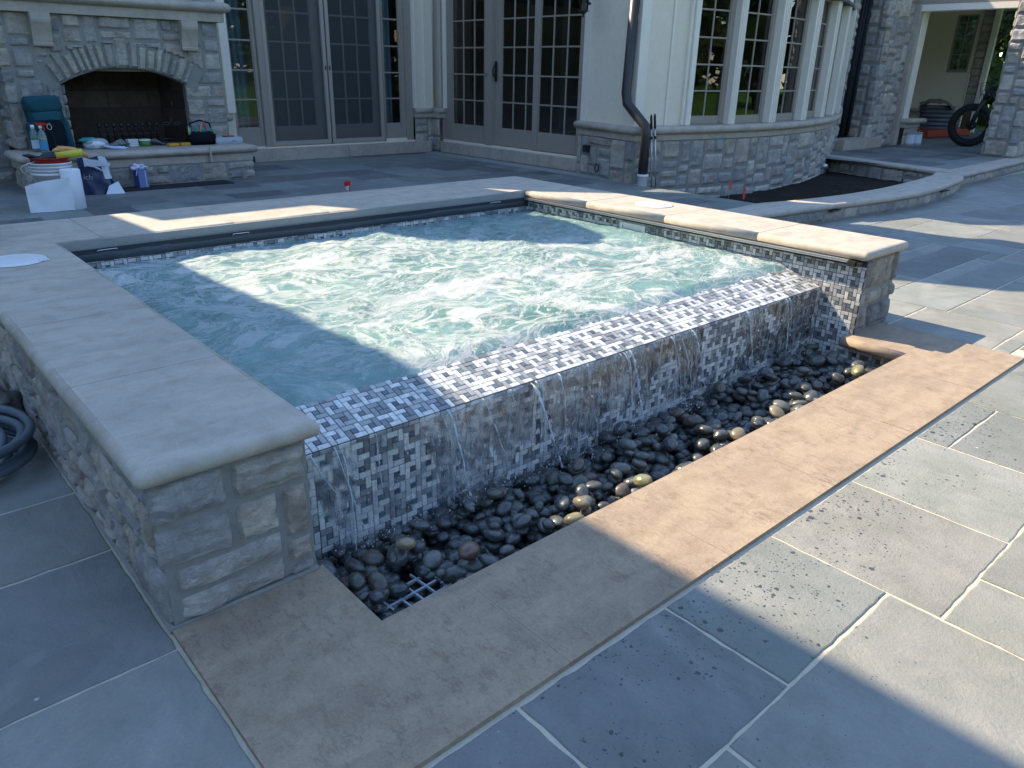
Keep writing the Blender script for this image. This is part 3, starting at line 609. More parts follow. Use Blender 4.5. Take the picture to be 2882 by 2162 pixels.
tt=NT('splashing_water'); tt.bsdf((.82,.88,.93),.08,.8,tt.bump(tt.noise(120,3),.6,.004),Transmission_Weight=.45,IOR=1.33)
fw_o=m.build('falling_water',M['fall']); ms.build('water_streams',tt.m,fw_o)
tag(fw_o,'clear water running and dripping over the mosaic edge','falling water',kind='stuff')
# ---------------------------------------------------------------- pebbles
pv=[]
for k in range(7):
    bm=bmesh.new(); bmesh.ops.create_icosphere(bm,subdivisions=4,radius=1)
    a,b=rw.uniform(.68,.86),rw.uniform(.45,.62)
    for v in bm.verts:
        n=1+.10*nz(v.co.x*1.1+k*7,v.co.y*1.1,v.co.z*1.1)+.03*nz(v.co.x*3+k*7,v.co.y*3,v.co.z*3); v.co=Vector((v.co.x*n,v.co.y*a*n,v.co.z*b*n))
    m=MB(); m.bm(bm,(1,1,1),None,True); me=bpy.data.meshes.new('pebble'); me.from_pydata(m.v,[],m.f); me.polygons.foreach_set('use_smooth',[True]*len(m.f)); me.materials.append(M['peb']); pv.append((me,b))
P=[]
def place(x,y,r,force=None):
    z=-.20+r*.6
    for (px,py,pz,pr,*_) in P:
        d=math.hypot(px-x,py-y); s=(r+pr)*.80
        if d<s: z=max(z,pz+math.sqrt(s*s-d*d)*.72)
    return z
rp=random.Random(3); tries=0
while len(P)<1100 and tries<20000:
    tries+=1
    x=rp.uniform(XL+.02,XR-.02); y=rp.uniform(-.275,S1-.03); r=rp.choice((.018,.023,.027,.030,.034,.026))*rp.uniform(.85,1.1)
    if math.hypot((x-.635)/.07,(y+.15)/.075)<1: continue
    z=place(x,y,r)
    lim=-.066 if x<2.6 else -.058
    if y<-.16 and z+r*.5>-.055: continue
    if z>lim-.012*rp.random(): continue
    P.append((x,y,z,r))
P.sort(key=lambda p:-p[2]-(.02 if p[1]<.15 else 0))
cols={'dark grey':(.066,.069,.068),'slate':(.085,.090,.088),'greenish':(.082,.085,.068),'brownish':(.11,.085,.065),'mid grey':(.14,.138,.122)}
labs={'dark grey':'wet dark grey river pebble in the basin under the spillway','slate':'wet slate blue river pebble in the basin under the spillway','greenish':'wet greenish black river pebble in the basin under the spillway','brownish':'wet brownish river pebble in the basin under the spillway','mid grey':'wet mid grey river pebble in the basin under the spillway'}
def peb(x,y,z,r,c,label,grp):
    me,b=rp.choice(pv); o=bpy.data.objects.new('pebble',me); col.objects.link(o); o.location=(x,y,z); o.scale=(r*1.22,)*3
    o.rotation_euler=(rp.uniform(-.5,.5),rp.uniform(-.5,.5),rp.uniform(0,6.28)); k=rp.uniform(.8,1.25); o.color=(c[0]*k,c[1]*k,c[2]*k,1); return tag(o,label,'pebble',grp)
for (x,y,z,r) in P[:285]:
    n=rp.choices(list(cols),(5,4,3,1.2,2.2))[0]; peb(x,y,z,r,cols[n],labs[n],n+' pebbles in the spillway basin')
for (x,y,z,r,c,l) in ((.665,.03,-.045,.026,(.34,.25,.15),'round tan pebble lying just behind the white drain grate'),(.79,-.10,-.055,.031,(.13,.075,.05),'rusty brown pebble right of the drain grate'),(1.125,-.19,-.045,.028,(.28,.25,.13),'long yellow pebble at the basin edge beside the shadow line'),(1.21,-.14,-.045,.029,(.22,.18,.12),'speckled brown pebble shining in the sun near the shadow line'),(1.47,-.17,-.045,.028,(.26,.25,.12),'yellow green pebble, brightest in the middle of the basin'),(2.02,-.18,-.045,.028,(.24,.19,.11),'ochre pebble at the sunny basin edge'),(2.33,-.16,-.05,.030,(.30,.25,.14),'buff pebble at the sunny basin edge towards its far end'),(3.05,-.15,-.05,.032,(.22,.20,.09),'olive pebble at the far corner of the basin')):
    o=peb(x,y,z+.006,r,c,l,None)
m=MB()
fill=[(rp.uniform(XL+.01,XR-.01),rp.uniform(-.28,S1-.01),rp.uniform(-.175,-.125),rp.uniform(.020,.030)) for _ in range(900)]
fill=[q for q in fill if math.hypot((q[0]-.635)/.10,(q[1]+.13)/.11)>1]
for (x,y,z,r) in P[285:]+fill:
    bm=bmesh.new(); bmesh.ops.create_icosphere(bm,subdivisions=2,radius=r*1.2,matrix=Matrix.Translation((x,y,z))@Matrix.Rotation(rp.uniform(0,6.28),4,'Z')@Matrix.Diagonal((1,.8,.55,1))); m.bm(bm,(.07,.075,.075),None,True)
o=m.build('pebble_bed',M['peb']); o.color=(.06,.065,.065,1); tag(o,'lower layer of dark pebbles filling the basin','pebbles',kind='stuff')
# drain grate
m=MB(); zg=-.15
for k in range(5): x=.55+k*.043; m.box(x-.0028,x+.0028,-.235,.02,zg,zg+.008)
for k in range(6): y=-.225+k*.043; m.box(.535,.735,y-.0035,y+.0035,zg+.0005,zg+.0085)
Mr=Matrix.Translation((.63,-.1,0))@Matrix.Rotation(R(4),4,'Z')@Matrix.Translation((-.63,.1,0)); m.v=[tuple(Mr@Vector(p)) for p in m.v]
tag(m.build('drain_grate',simple('grey_lattice',(.42,.47,.50),.5,.4)),'white plastic lattice grate showing among the dark pebbles','grate')
# ---------------------------------------------------------------- HOUSE
house=empty('house','stone and cream stucco house with taupe french doors and a bowed window bay','house',loc=(0,0,0))
def LM(A,B):
    A=Vector((A[0],A[1],0)); U=(Vector((B[0],B[1],0))-A).normalized(); N=Vector((U.y,-U.x,0))
    return Matrix(((U.x,N.x,0,A.x),(U.y,N.y,0,A.y),(0,0,1,0),(0,0,0,1)))
def window(name,Mx,u0,u1,z0,z1,gl,vm,hm,off=0.,dep=.05,mat='frame',mw=.011,parent=None,glass=True,bead=True):
    m=MB(); a,b,c,d=gl; bx=lambda *q:m.bbox(*q,.004,(1,1,1),Mx)
    bx(u0,a,off-dep,off,z0,z1); bx(b,u1,off-dep,off,z0,z1); bx(a,b,off-dep,off-.001,z0,c); 
    if d<z1: bx(a,b,off-dep,off-.001,d,z1)
    g=off-.022
    if bead:
        for (q0,q1,q2,q3) in ((a,a+.010,c,d),(b-.010,b,c,d),(a,b,c,c+.010)): m.box(q0,q1,g-.004,g+.011,q2,q3,(1,1,1),Mx)
    for x in vm: m.bbox(x-mw,x+mw,g-.006,g+.010,c,d,.004,(1,1,1),Mx)
    for z in hm: m.bbox(a,b,g-.005,g+.0085,z-mw*.85,z+mw*.85,.004,(1,1,1),Mx)
    o=m.build(name,M[mat],parent or house)
    if glass:
        p=MB(); p.add([Mx@Vector(q) for q in ((a,g,c),(b,g,c),(b,g,d),(a,g,d))],[(0,1,2,3)]); p.build('pane',M['glass'],o)
    return o
rows=[.527+.3125*k for k in range(7)]
def boxes(name,lst,mat,parent=None,b=None,Mx=None):
    m=MB()
    for q in lst:
        if b: m.bbox(*q,b,(1,1,1),Mx)
        else: m.box(*q,(1,1,1),Mx)
    return m.build(name,M[mat],parent or house)
# back wall -------------------------------------------------
BW=LM((0,7.42),(1,7.42)); ZD=2.42
boxes('step',[(3.40,4.72,7.26,7.50,H1,.292),(4.724,6.0,7.26,7.50,H1,.292)],'trim',b=.008)
boxes('threshold',[(3.35,5.82,7.38,7.5,.292,.312)],'stucco',b=.004)
window('side_light',BW,3.352,3.70,.312,ZD,(3.385,3.655,rows[0],ZD-.06),[],rows[1:-1])
boxes('door_frame',[(3.695,3.772,-.10,.03,.30,ZD),(5.35,5.366,-.06,.03,.30,ZD),(5.70,5.815,-.10,.012,.30,ZD),(3.352,5.815,-.06,.03,ZD,ZD+.1)],'frame',b=.006,Mx=BW)
def screen(u0,u1):
    m=MB(); 
    for q in ((u0,u0+.048,-.02,.022,.318,ZD-.01),(u1-.048,u1,-.02,.022,.318,ZD-.01),(u0,u1,-.019,.021,.318,.37)): m.bbox(*q,.004,(1,1,1),BW)
    o=m.build('screen_door',M['sframe'],house); p=MB(); p.add([BW@Vector(q) for q in ((u0+.04,.0,.36),(u1-.04,.0,.36),(u1-.04,.0,ZD),(u0+.04,.0,ZD))],[(0,1,2,3)]); p.build('insect_mesh',M['screen'],o); return o
for (u0,u1,g0,g1,v) in ((3.775,4.565,3.87,4.42,(4.055,4.235)),(4.58,5.348,4.66,5.24,(4.85,5.045))):
    d=window('french_door',BW,u0+.01,u1-.01,.33,ZD,(g0,g1,rows[0],ZD-.06),v,rows[1:-1],off=-.05)
    s=screen(u0,u1)
    xh=u1-.02 if u0<4 else u0+.02
    boxes('latch',[(xh-.006,xh+.006,.02,.032,1.17,1.22)],'dark',s,.002,BW)
window('side_light',BW,5.366,5.70,.345,ZD,(5.392,5.63,rows[0],ZD-.06),[],rows[1:-1])
boxes('sill',[(5.36,5.70,-.02,.02,.312,.345),(3.40,3.70,-.02,.02,.305,.318)],'stucco',b=.004,Mx=BW)
boxes('stucco_wall',[(5.81,6.14,7.40,7.52,.715,4.3),(2.7,3.354,7.40,7.52,.0,4.3),(3.3,5.9,7.41,7.52,ZD+.08,4.3),(6.25,6.40,7.2,7.52,.1,2.6),(-4,2.75,7.5,7.62,-.1,4.3)],'stucco')
for q in [(5.812,5.845,7.365,7.41,.715,2.6),(5.99,6.005,7.385,7.41,.715,2.6),(3.255,3.35,7.34,7.41,.70,3.0),(6.16,6.21,7.17,7.21,.715,2.6),(6.215,6.23,7.21,7.32,.715,2.6)]: boxes('corner_trim',[q],'wood',b=.004)
ashlar(house,[(5.812,7.375),(6.10,7.375),(6.10,7.20)] ,H1,.60,31,name='corner_stone_base',depth=.02,cell=.05,wr=(3,4),hr=(2,3))
m=MB()
for (x0,x1,y0,y1) in ((5.812,6.12,7.345,7.42),(6.07,6.25,7.205,7.36)): m.box(x0,x1,y0,y1,.60,.655); nose_slab(m,x0-.0,x1,y0-.03,y1,.655,.715,'S')
m.build('corner_cap',M['trim'],house)
# wing wall with three door panels -----------------------------
WW=LM((6.2,7.25),(6.2,4.5)); Y=lambda y:7.25-y
boxes('step',[(6.10,6.32,5.92,7.33,H1,.290),(6.10,6.32,4.55,5.916,H1,.290)],'trim',b=.008)
boxes('threshold',[(6.155,6.3,4.62,7.22,.290,.318)],'stucco',b=.004)
window('side_light',WW,Y(7.225),Y(6.315),.318,ZD,(Y(7.05),Y(6.395),rows[0],ZD-.06),(Y(6.822),Y(6.60)),rows[1:-1])
p2=window('french_door',WW,Y(6.19),Y(5.455),.325,ZD,(Y(6.075),Y(5.465),rows[0],ZD-.06),(Y(5.86),Y(5.632)),rows[1:-1],off=-.012)
window('french_door',WW,Y(5.46),Y(4.66),.325,ZD,(Y(5.362),Y(4.722),rows[0],ZD-.06),(Y(5.151),Y(4.928)),rows[1:-1],off=.025)
boxes('door_frame',[(Y(6.32),Y(6.185),-.05,.045,.31,ZD),(Y(7.26),Y(7.22),-.05,.03,.31,ZD),(Y(4.665),Y(4.615),-.05,.04,.31,ZD),(0,Y(4.6),-.05,.03,ZD,ZD+.1)],'frame',b=.006,Mx=WW)
m=MB(); m.bbox(Y(6.175),Y(6.135),.0,.012,1.08,1.31,.004,(1,1,1),WW); m.tube([WW@Vector(q) for q in ((Y(6.155),.01,1.13),(Y(6.155),.05,1.15),(Y(6.155),.052,1.22),(Y(6.155),.02,1.27))],.009,8); m.build('door_handle',M['dark'],p2)
boxes('hinge_knob',[(Y(6.30),Y(6.285),.04,.05,1.13,1.17)],'dark',p2,.002,WW)
boxes('wing_wall',[(6.21,6.3,4.5,7.25,ZD+.08,2.9)],'stucco')
# pier between doors and bay
pier=[(6.22,4.60),(6.08,4.585),(5.86,3.60),(6.02,3.585)]
ashlar(house,pier,H1-.2,.575,41,name='pier_stone_base',cell=.05,depth=.02)
def path_strip(name,path,o0,o1,z0,z1,mat,nose=False,parent=None,seg=6,samples=None):
    """moulding swept along a plan polyline; o0..o1 = projection of back/front from the path"""
    P=[Vector(p) for p in path]; n=len(P); N=[]
    for i in range(n):
        d1=(P[i]-P[i-1]).normalized() if i else (P[1]-P[0]).normalized(); d2=(P[i+1]-P[i]).normalized() if i<n-1 else d1
        n1,n2=Vector((d1.y,-d1.x)),Vector((d2.y,-d2.x)); b=(n1+n2); b=b/max(.35,b.length_squared/2); N.append(b)
    if nose:
        h=(z1-z0)/2; prof=[(o0,z0)]+[(o1-h+h*math.cos(a),z0+h+h*math.sin(a)) for a in [-PI/2+PI*k/(2*seg) for k in range(2*seg+1)]]+[(o0,z1)]
    else: prof=[(o0,z0),(o1,z0),(o1,z1),(o0,z1)]
    k=len(prof); v=[]
    for p,nn in zip(P,N):
        for (o,z) in prof: q=p+nn*o; v.append((q.x,q.y,z))
    fs=[(i*k+j,(i+1)*k+j,(i+1)*k+(j+1)%k,i*k+(j+1)%k) for i in range(n-1) for j in range(k)]
    m=MB(); m.add(v,fs,(1,1,1),nose); m.add([v[j] for j in range(k)],[tuple(range(k))]); m.add([v[(n-1)*k+j] for j in range(k)],[tuple(reversed(range(k)))])
    return m.build(name,M[mat] if isinstance(mat,str) else mat,parent or house)
path_strip('pier_cap_band',pier,-.2,.012,.575,.635,'trim'); path_strip('pier_cap',pier,-.2,.055,.635,.712,'trim',True)
pw=[(6.25,4.60),(6.13,4.59),(5.905,3.66),(6.06,3.63)]
path_strip('pier_wall',pw,-.12,.0,.712,2.08,'stucco')
path_strip('pier_trim',[(6.2,4.605),(6.128,4.60),(6.105,4.50)],-.02,.014,.712,2.06,'wood')
path_strip('pier_trim',[(5.93,3.77),(5.905,3.66),(6.0,3.64)],-.02,.012,.712,2.06,'wood')
# bay -------------------------------------------------------------
def catmull(P,n=8):
    P=[Vector(p) for p in P]; Q=[P[0]*2-P[1]]+P+[P[-1]*2-P[-2]]; o=[]
    for i in range(1,len(Q)-2):
        for k in range(n):
            t_=k/n; a,b,c,d=Q[i-1],Q[i],Q[i+1],Q[i+2]
            o.append(.5*((2*b)+(-a+c)*t_+(2*a-5*b+4*c-d)*t_*t_+(-a+3*b-3*c+d)*t_**3))
    o.append(P[-1]); return [(p.x,p.y) for p in o]
bay=catmull([(5.99,3.60),(6.6,3.475),(7.25,3.375),(8.0,3.345),(8.9,3.44),(9.8,3.65),(10.6,3.93),(11.42,4.29)],6)
ashlar(house,bay,-.12,.575,51,name='bay_stone_base',cell=.05,depth=.02,sub=.03,wr=(3,8),hr=(2,4),pal=[tuple(q*1.12 for q in c) for c in STONE])
path_strip('bay_cap_band',bay,-.25,.015,.575,.635,'trim'); path_strip('bay_cap',bay,-.35,.065,.635,.712,'trim',True)
ww=[((6.615,3.585),(7.19,3.475)),((7.262,3.462),(7.925,3.44)),((8.055,3.448),(8.80,3.535)),((8.955,3.56),(9.70,3.755)),((9.86,3.80),(10.53,4.02)),((10.68,4.08),(11.2,4.28))]
bz=[.79+.258*k for k in range(6)]
for a,b in ww:
    Mx=LM(a,b); L_=(Vector(b)-Vector(a)).length
    window('bay_window',Mx,0,L_,.712,2.12,(.075,L_-.075,.79,2.075),(L_/2,),bz[1:-1],off=0,mw=.010)
posts=[(ww[i][1],ww[i+1][0]) for i in range(5)]
for a,b in posts:
    Mx=LM(a,b); L_=(Vector(b)-Vector(a)).length; m=MB(); m.bbox(-.012,L_+.012,-.10,.085,.712,2.1,.004,(1,1,1),Mx)
    for q in (.2,.5,.8): m.bbox(L_*q-.010,L_*q+.010,.07,.096,.712,2.1,.005,(1,1,1),Mx)
    m.build('window_post',M['wood'],house)
Mx=LM((11.2,4.26),(11.42,4.36)); boxes('window_post',[(0,.13,-.1,.09,.712,2.1)],'wood',b=.006,Mx=Mx)
Mx=LM((6.02,3.67),(6.62,3.555)); boxes('stucco_panel',[(0,.62,-.14,-.0,.712,2.1)],'stucco',Mx=Mx); boxes('panel_trim',[(.555,.625,-.05,.055,.712,2.1),(.515,.555,-.05,.03,.712,2.1),(.30,.335,-.0,.012,.712,2.1)],'wood',b=.005,Mx=Mx)
m=MB(); rp_=[(6.0,3.62)]+bay[3:]+[(11.4,7.4),(6.25,7.4),(6.25,4.6)]; m.prism(rp_,2.095,2.13); m.build('bay_roof',M['roof'],house)
boxes('wing_roof',[(6.3,11.4,4.7,7.5,2.6,2.9)],'roof')
# small wall fittings
m=MB()
Mx=LM((6.08,4.585),(5.86,3.60)); m.bbox(.19,.275,0.02,.075,.40,.475,.004,(1,1,1),Mx); m.build('vent_box',M['dark'],house)
m=MB(); c0=Mx@Vector((.43,.035,.255)); U=Vector((Mx[0][0],Mx[1][0],0)); m.tube([c0+U*(.035*math.cos(a)*(1+.2*math.sin(2*a)))+Vector((0,0,.04*math.sin(a))) for a in [2*PI*k/12 for k in range(13)]],.007,6); m.build('pipe_ring',M['dark'],house)
m=MB(); m.tube([(10.12,3.80,.065),(10.10,3.66,.065)],.035,12); m.build('vent_pipe',M['alu'],house)
m=MB(); m.tube([(10.38,3.86,.08),(10.36,3.75,.08),(10.36,3.74,.03)],.012,8); m.tube([(10.33,3.75,.10),(10.39,3.75,.10)],.010,8); m.build('garden_tap',M['bronze'],house)
boxes('step_light',[(3.385,3.455,7.20,7.26,.165,.235)],'dark',b=.006)
m=MB(); m.bbox(5.955,5.972,7.392,7.402,1.20,1.265,.003); m.build('doorbell',M['white'],house)
# downspout
m=MB(); dp=[(5.855,3.72,2.1),(5.835,3.735,1.02),(5.82,3.70,.93),(5.80,3.52,.80),(5.80,3.43,.73),(5.805,3.42,.64),(5.83,3.44,.26)]
m.tube(dp,.048,12); m.build('downspout',M['bronze'],house)
m=MB(); m.lathe([(.044,0),(.050,.005),(.050,.09),(.057,.092),(.057,.118),(.045,.12)],20,(1,1,1),Matrix.Translation((5.835,3.44,H1))); m.build('drain_pipe',M['white'],house)
# right stone wall and dark opening ----------------------------------
ashlar(house,[(11.40,4.31),(11.58,4.31)],H1,2.7,61,name='stone_jamb',cell=.06,depth=.03,sub=.035,wr=(3,4),hr=(2,3))
ashlar(house,[(12.56,4.62),(12.56,4.31),(13.46,4.31)],H1,2.75,62,name='stone_jamb',cell=.06,depth=.03,sub=.035,wr=(2,6),hr=(2,4),pal=[tuple(q*1.0 for q in c) for c in STONE])
boxes('step',[(11.54,12.86,4.16,4.50,H1,.31)],'trim',b=.008)
boxes('dark_opening',[(11.5,12.7,4.62,4.66,.2,2.8)],'black'); boxes('upper_wall',[(11.3,13.6,4.32,4.6,2.7,3.2),(13.0,13.5,4.33,4.6,.1,2.7),(11.3,11.55,4.33,4.65,.1,2.7)],'stucco')
m=MB(); 
for k in range(9): m.tube([(11.6+k*.105+.01*math.sin(k),4.585+.015*math.sin(k*2),.33),(11.6+k*.105,4.585,2.7)],.03,6)
m.build('dark_drape',M['black'],house)
boxes('porch_post',[(13.46,13.60,4.22,4.40,H1,2.3)],'trim',b=.006); boxes('porch_post_facing',[(13.60,13.80,4.20,4.36,.56,2.3)],'wood',b=.006)
ashlar(house,[(13.62,4.16),(14.12,4.14),(14.12,4.5)],H1,.44,63,name='post_base',cell=.06,depth=.02,wr=(2,4),hr=(2,3))
m=MB(); m.box(13.6,14.16,4.13,4.5,.44,.51); nose_slab(m,13.58,14.24,4.05,4.5,.51,.585,'SE'); m.build('post_base_cap',M['trim'],house)
boxes('porch_beam',[(13.50,13.68,2.6,4.5,2.21,2.31)],'wood',b=.006); boxes('porch_ceiling',[(13.68,20,2.0,6.6,2.62,2.7),(13.5,13.66,2.55,4.5,2.31,2.7)],'frame')
# porch back wall x=18
m=MB(); 
for q in ((18,18.15,5.33,6.7,.28,2.7),(18,18.15,4.85,5.33,.28,1.35),(18,18.15,4.83,4.91,1.35,2.7),(18,18.15,4.91,5.33,2.45,2.7),(13.5,18.1,6.55,6.7,.1,2.7)): m.box(*q)
m.build('porch_wall',M['stucco'],house)
PW=LM((18.02,5.35),(18.02,4.88)); window('porch_window',PW,.0,.45,1.33,2.45,(.05,.40,1.40,2.42),(.225,),(1.7,2.0,2.3),off=0)
ashlar(house,[(17.93,6.6),(17.93,4.80)],H1,.56,64,name='porch_wall_base',cell=.07,depth=.02,wr=(3,6),hr=(2,3)); boxes('porch_wall_cap',[(17.86,18.1,4.78,6.6,.56,.62)],'trim')
ashlar(house,[(17.96,4.82),(17.96,4.62)],.6,2.6,65,name='quoin',cell=.07,depth=.02,wr=(2,3),hr=(2,3)); boxes('post_trim',[(17.9,18.0,4.50,4.60,.2,2.6)],'wood')
# porch pillar
ashlar(house,[(12.86,2.64),(12.86,2.22),(13.34,2.22),(13.34,2.64),(12.86,2.64)],H1,2.75,66,name='porch_pillar',cell=.06,depth=.03,sub=.03,wr=(2,5),hr=(2,4))
boxes('pillar_core',[(12.87,13.33,2.23,2.63,.1,2.8)],'mortar')
# rooms
def room(x0,x1,y0,y1,z0,z1,name):
    m=MB(); v=[(x,y,z) for z in (z0,z1) for y in (y0,y1) for x in (x0,x1)]
    fs=[(0,2,3,1),(4,5,7,6),(1,3,7,5),(3,2,6,7),(2,0,4,6)]
    m.add(v,fs); return m.build(name,M['room'],house)
room(3.2,6.19,7.53,10.5,.3,2.60,'living_room_shell')
m=MB(); v=[(6.30,4.62,.31),(6.30,7.4,.31),(11.3,7.4,.31),(11.3,4.7,.31)]; m.add(v,[(0,1,2,3)]); m.add([(6.35,7.38,.3),(11.35,7.38,.3),(11.35,7.38,2.6),(6.35,7.38,2.6)],[(0,1,2,3)]); m.add([(11.35,4.4,.3),(11.35,7.38,.3),(11.35,7.38,2.6),(11.35,4.4,2.6)],[(0,1,2,3)]); m.add([(6.25,4.55,.31),(11.3,4.5,.31),(9.8,3.9,.31),(8,3.55,.31),(6.25,3.8,.31)],[(0,1,2,3,4)])
m.build('sun_room_shell',M['room'],house)
boxes('living_room_front',[(3.3,5.85,7.50,7.52,-.1,.31)],'room')
def curtain(x0,x1,y,z0,z1):
    m=MB(); m.grid(lambda u,v:(x0+(x1-x0)*u,y+.022*math.sin(u*(x1-x0)*95+.6*math.sin(v*5)),z0+(z1-z0)*v),60,14); return m.build('curtain',M['curtain'],house)
curtain(3.37,3.60,7.56,.45,2.5); curtain(5.37,5.59,7.56,.45,2.5)
m=MB(); m.lathe([(.0,0),(.035,.0),(.035,.16),(0,.16)],12,(1,1,1),Matrix.Translation((7.05,5.28,1.60))); m.build('lit_sconce',m_emit('sconce_glow',(1,.55,.28),2.2),house)
# unseen flat stand-in for the upper storeys, outlined to throw the patio's shade
prof=[(-14,0),(-14,11.6),(-2.35,11.3),(-2.06,10.22),(-1.70,8.95),(-1.48,8.08),(-1.18,6.92),(-1.02,6.25),(-1.0,5.9),(-.86,5.9),(-.93,6.3),(-.95,6.62),(-.08,6.62),(0,6.88),(.06,7.2),(.33,7.58),(.55,7.84),(.80,7.72),(1.12,7.25),(1.17,6.8),(1.05,6.3),(1.07,6.22),(1.31,6.86),(1.34,6.98),(1.58,7.28),(1.70,7.43),(1.95,8.1),(2.08,8.50),(2.14,8.75),(2.20,9.06),(2.35,9.25),(3.6,9.25),(4.12,8.65),(3.99,8.48),(4.0,8.3),(4.14,7.74),(3.98,7.34),(4.05,7.1),(3.92,6.51),(3.6,5.89),(3.2,5.3),(3.3,4.55),(3.91,4.98),(4.22,5.44),(4.15,5.8),(4.02,6.5),(4.03,6.85),(4.9,7.1),(4.96,7.46),(4.93,7.75),(4.82,8.06),(5.1,8.36),(9.5,8.5),(10.5,8.0),(22,8.0),(22,0)]
bm=bmesh.new(); vsn=[bm.verts.new((x,9.0,z)) for x,z in prof]; f=bm.faces.new(vsn); r=bmesh.ops.extrude_face_region(bm,geom=[f]); bmesh.ops.translate(bm,verts=[g for g in r['geom'] if isinstance(g,bmesh.types.BMVert)],vec=(0,.22,0)); bmesh.ops.triangulate(bm,faces=bm.faces[:])
m=MB(); m.bm(bm); m.build('shade_casting_profile',M['stucco'],house)
m=MB(); m.quad((-4,7.36,4.25),(6.1,7.36,4.25),(6.1,8.99,5.6),(-4,8.99,5.6)); m.build('lean_to_roof',M['roof'],house)
# ---------------------------------------------------------------- FIREPLACE
fp=empty('outdoor_fireplace','large grey stone outdoor fireplace with arched firebox, mantel and raised hearth','fireplace',loc=(0,0,0))
YF=6.5; XC=1.99; XA,XB=1.45,2.52; ZS=1.03; ZA=1.165; ZH=.475
# arc through (XA,ZS),(XC,ZA),(XB,ZS)
hw=(XB-XA)/2; hh=ZA-ZS; RA=(hw*hw+hh*hh)/(2*hh); ZC=ZA-RA; XM=(XA+XB)/2
def inopen(x,z,g=0.): return (XA-g<x<XB+g and z<ZS) or (abs(x-XM)<hw+g and ZS<=z and math.hypot(x-XM,z-ZC)<RA+g)
def invous(x,z): a=math.atan2(x-XM,z-ZC); return inopen(x,z,0) or (abs(a)<math.asin(hw/RA)+.10 and ZC<z and RA-.02<math.hypot(x-XM,z-ZC)<RA+.215-.0*abs(a))
CX0=1.02
ashlar(fp,[(CX0,YF+.5),(CX0,YF),(2.90,YF)],ZH,1.60,71,name='chimney_stonework',cell=.042,depth=.022,sub=.02,wr=(3,8),hr=(2,4),keep=lambda u,z:not invous(CX0+u-.5,z) if u>.5 else True,keepm=lambda u,z:not inopen(CX0+u-.5,z) if u>.5 else True)
ashlar(fp,[(CX0,YF+.4),(CX0,YF),(2.90,YF),(2.90,YF+.5)],1.72,2.6,72,name='chimney_stonework',cell=.05,depth=.022,sub=.03)
boxes('chimney_core',[(CX0+.01,2.89,YF+.55,7.5,H1,3.3),(CX0+.01,2.89,YF+.02,7.5,2.0,3.3),(CX0+.01,XA-.05,YF+.01,7.0,ZH,2.),(XB+.05,2.89,YF+.01,7.5,ZH,2.),(2.88,2.895,YF+.01,7.5,.1,3.3)],'mortar',fp)
m=MB(); m.grid(lambda u,v:(2.905,YF+.02+.8*u,ZH+2.1*v),4,4); m.build('chimney_flank',M['ashlar'],fp)
rv=random.Random(12); m=MB(); a0=math.asin(hw/RA)+.02; N_=17; cuts=[-a0]
ws=[rv.uniform(.75,1.25) for _ in range(N_)]; ws[8]=1.7
for q in ws: cuts.append(cuts[-1]+2*a0*q/sum(ws))
for k in range(N_):
    b0,b1=cuts[k]+.005,cuts[k+1]-.005; r0,r1=RA+rv.uniform(-.006,.01),RA+(rv.uniform(.17,.225) if k!=8 else .25); c=rv.choice([(.62,.57,.48),(.56,.52,.44),(.50,.47,.42),(.68,.62,.50)]); dd=rv.uniform(.02,.035); s0=rv.random()*50
    m.grid(lambda u,v:(lambda e,a,r:(XM+r*math.sin(a),YF-(0 if e<=0 else dd+.006*nz(u*3,v*9,s0)),ZC+r*math.cos(a)))(min(u,1-u,v,1-v),b0+(b1-b0)*(.5+(u-.5)*(1-.12*nz(v*6,s0))) ,r0+(r1-r0)*v),5,12,c,False)
m.build('arch_stones',M['ashlar'],fp)
m=MB(); n=24
for k in range(n):
    a,b=-a0+2*a0*k/n,-a0+2*a0*(k+1)/n; f_=lambda q,r,y:(XM+r*math.sin(q),y,ZC+r*math.cos(q))
    m.quad(f_(a,RA-.006,YF+.004),f_(b,RA-.006,YF+.004),f_(b,RA+.26,YF+.004),f_(a,RA+.26,YF+.004)); m.quad(f_(a,RA-.004,YF-.02),f_(b,RA-.004,YF-.02),f_(b,RA-.004,YF+.14),f_(a,RA-.004,YF+.14))
m.build('arch_soffit',M['mortar'],fp)
# firebox
m=MB(); rb=random.Random(4)
m.quad((XA-.02,YF,ZH),(XA-.02,YF+.14,ZH),(XA-.02,YF+.14,ZS+.1),(XA-.02,YF,ZS+.1),(.3,.27,.22)); m.quad((XB+.02,YF,ZH),(XB+.02,YF+.14,ZH),(XB+.02,YF+.14,ZS+.1),(XB+.02,YF,ZS+.1),(.3,.27,.22))
def bricks(O,U,W,Hh):
    O,U=Vector(O),Vector(U).normalized(); N=Vector((U.y,-U.x,0)); r=0; z=0
    while z<Hh:
        x=-.19*(r%2)
        while x<W:
            x0,x1=max(0,x+.004),min(W,x+.376); z1=min(Hh,z+.155)
            if x1>x0+.01: k=rb.uniform(.7,1.2); P_=[O+U*x0+Vector((0,0,z+.004)),O+U*x1+Vector((0,0,z+.004)),O+U*x1+Vector((0,0,z1)),O+U*x0+Vector((0,0,z1))]; m.add([p+N*.006 for p in P_],[(0,1,2,3)],(.075*k,.055*k,.043*k))
            x+=.38
        z+=.16; r+=1
    m.add([O,O+U*W,O+U*W+Vector((0,0,Hh)),O+Vector((0,0,Hh))],[(0,1,2,3)],(.05,.04,.035))
bricks((XA+.10,YF+.48,ZH),(1,0,0),XB-XA-.2,.75); bricks((XA-.03,YF+.12,ZH),(.13,.36,0),.40,.75); bricks((XB-.09,YF+.48,ZH),(.12,-.36,0),.40,.75)
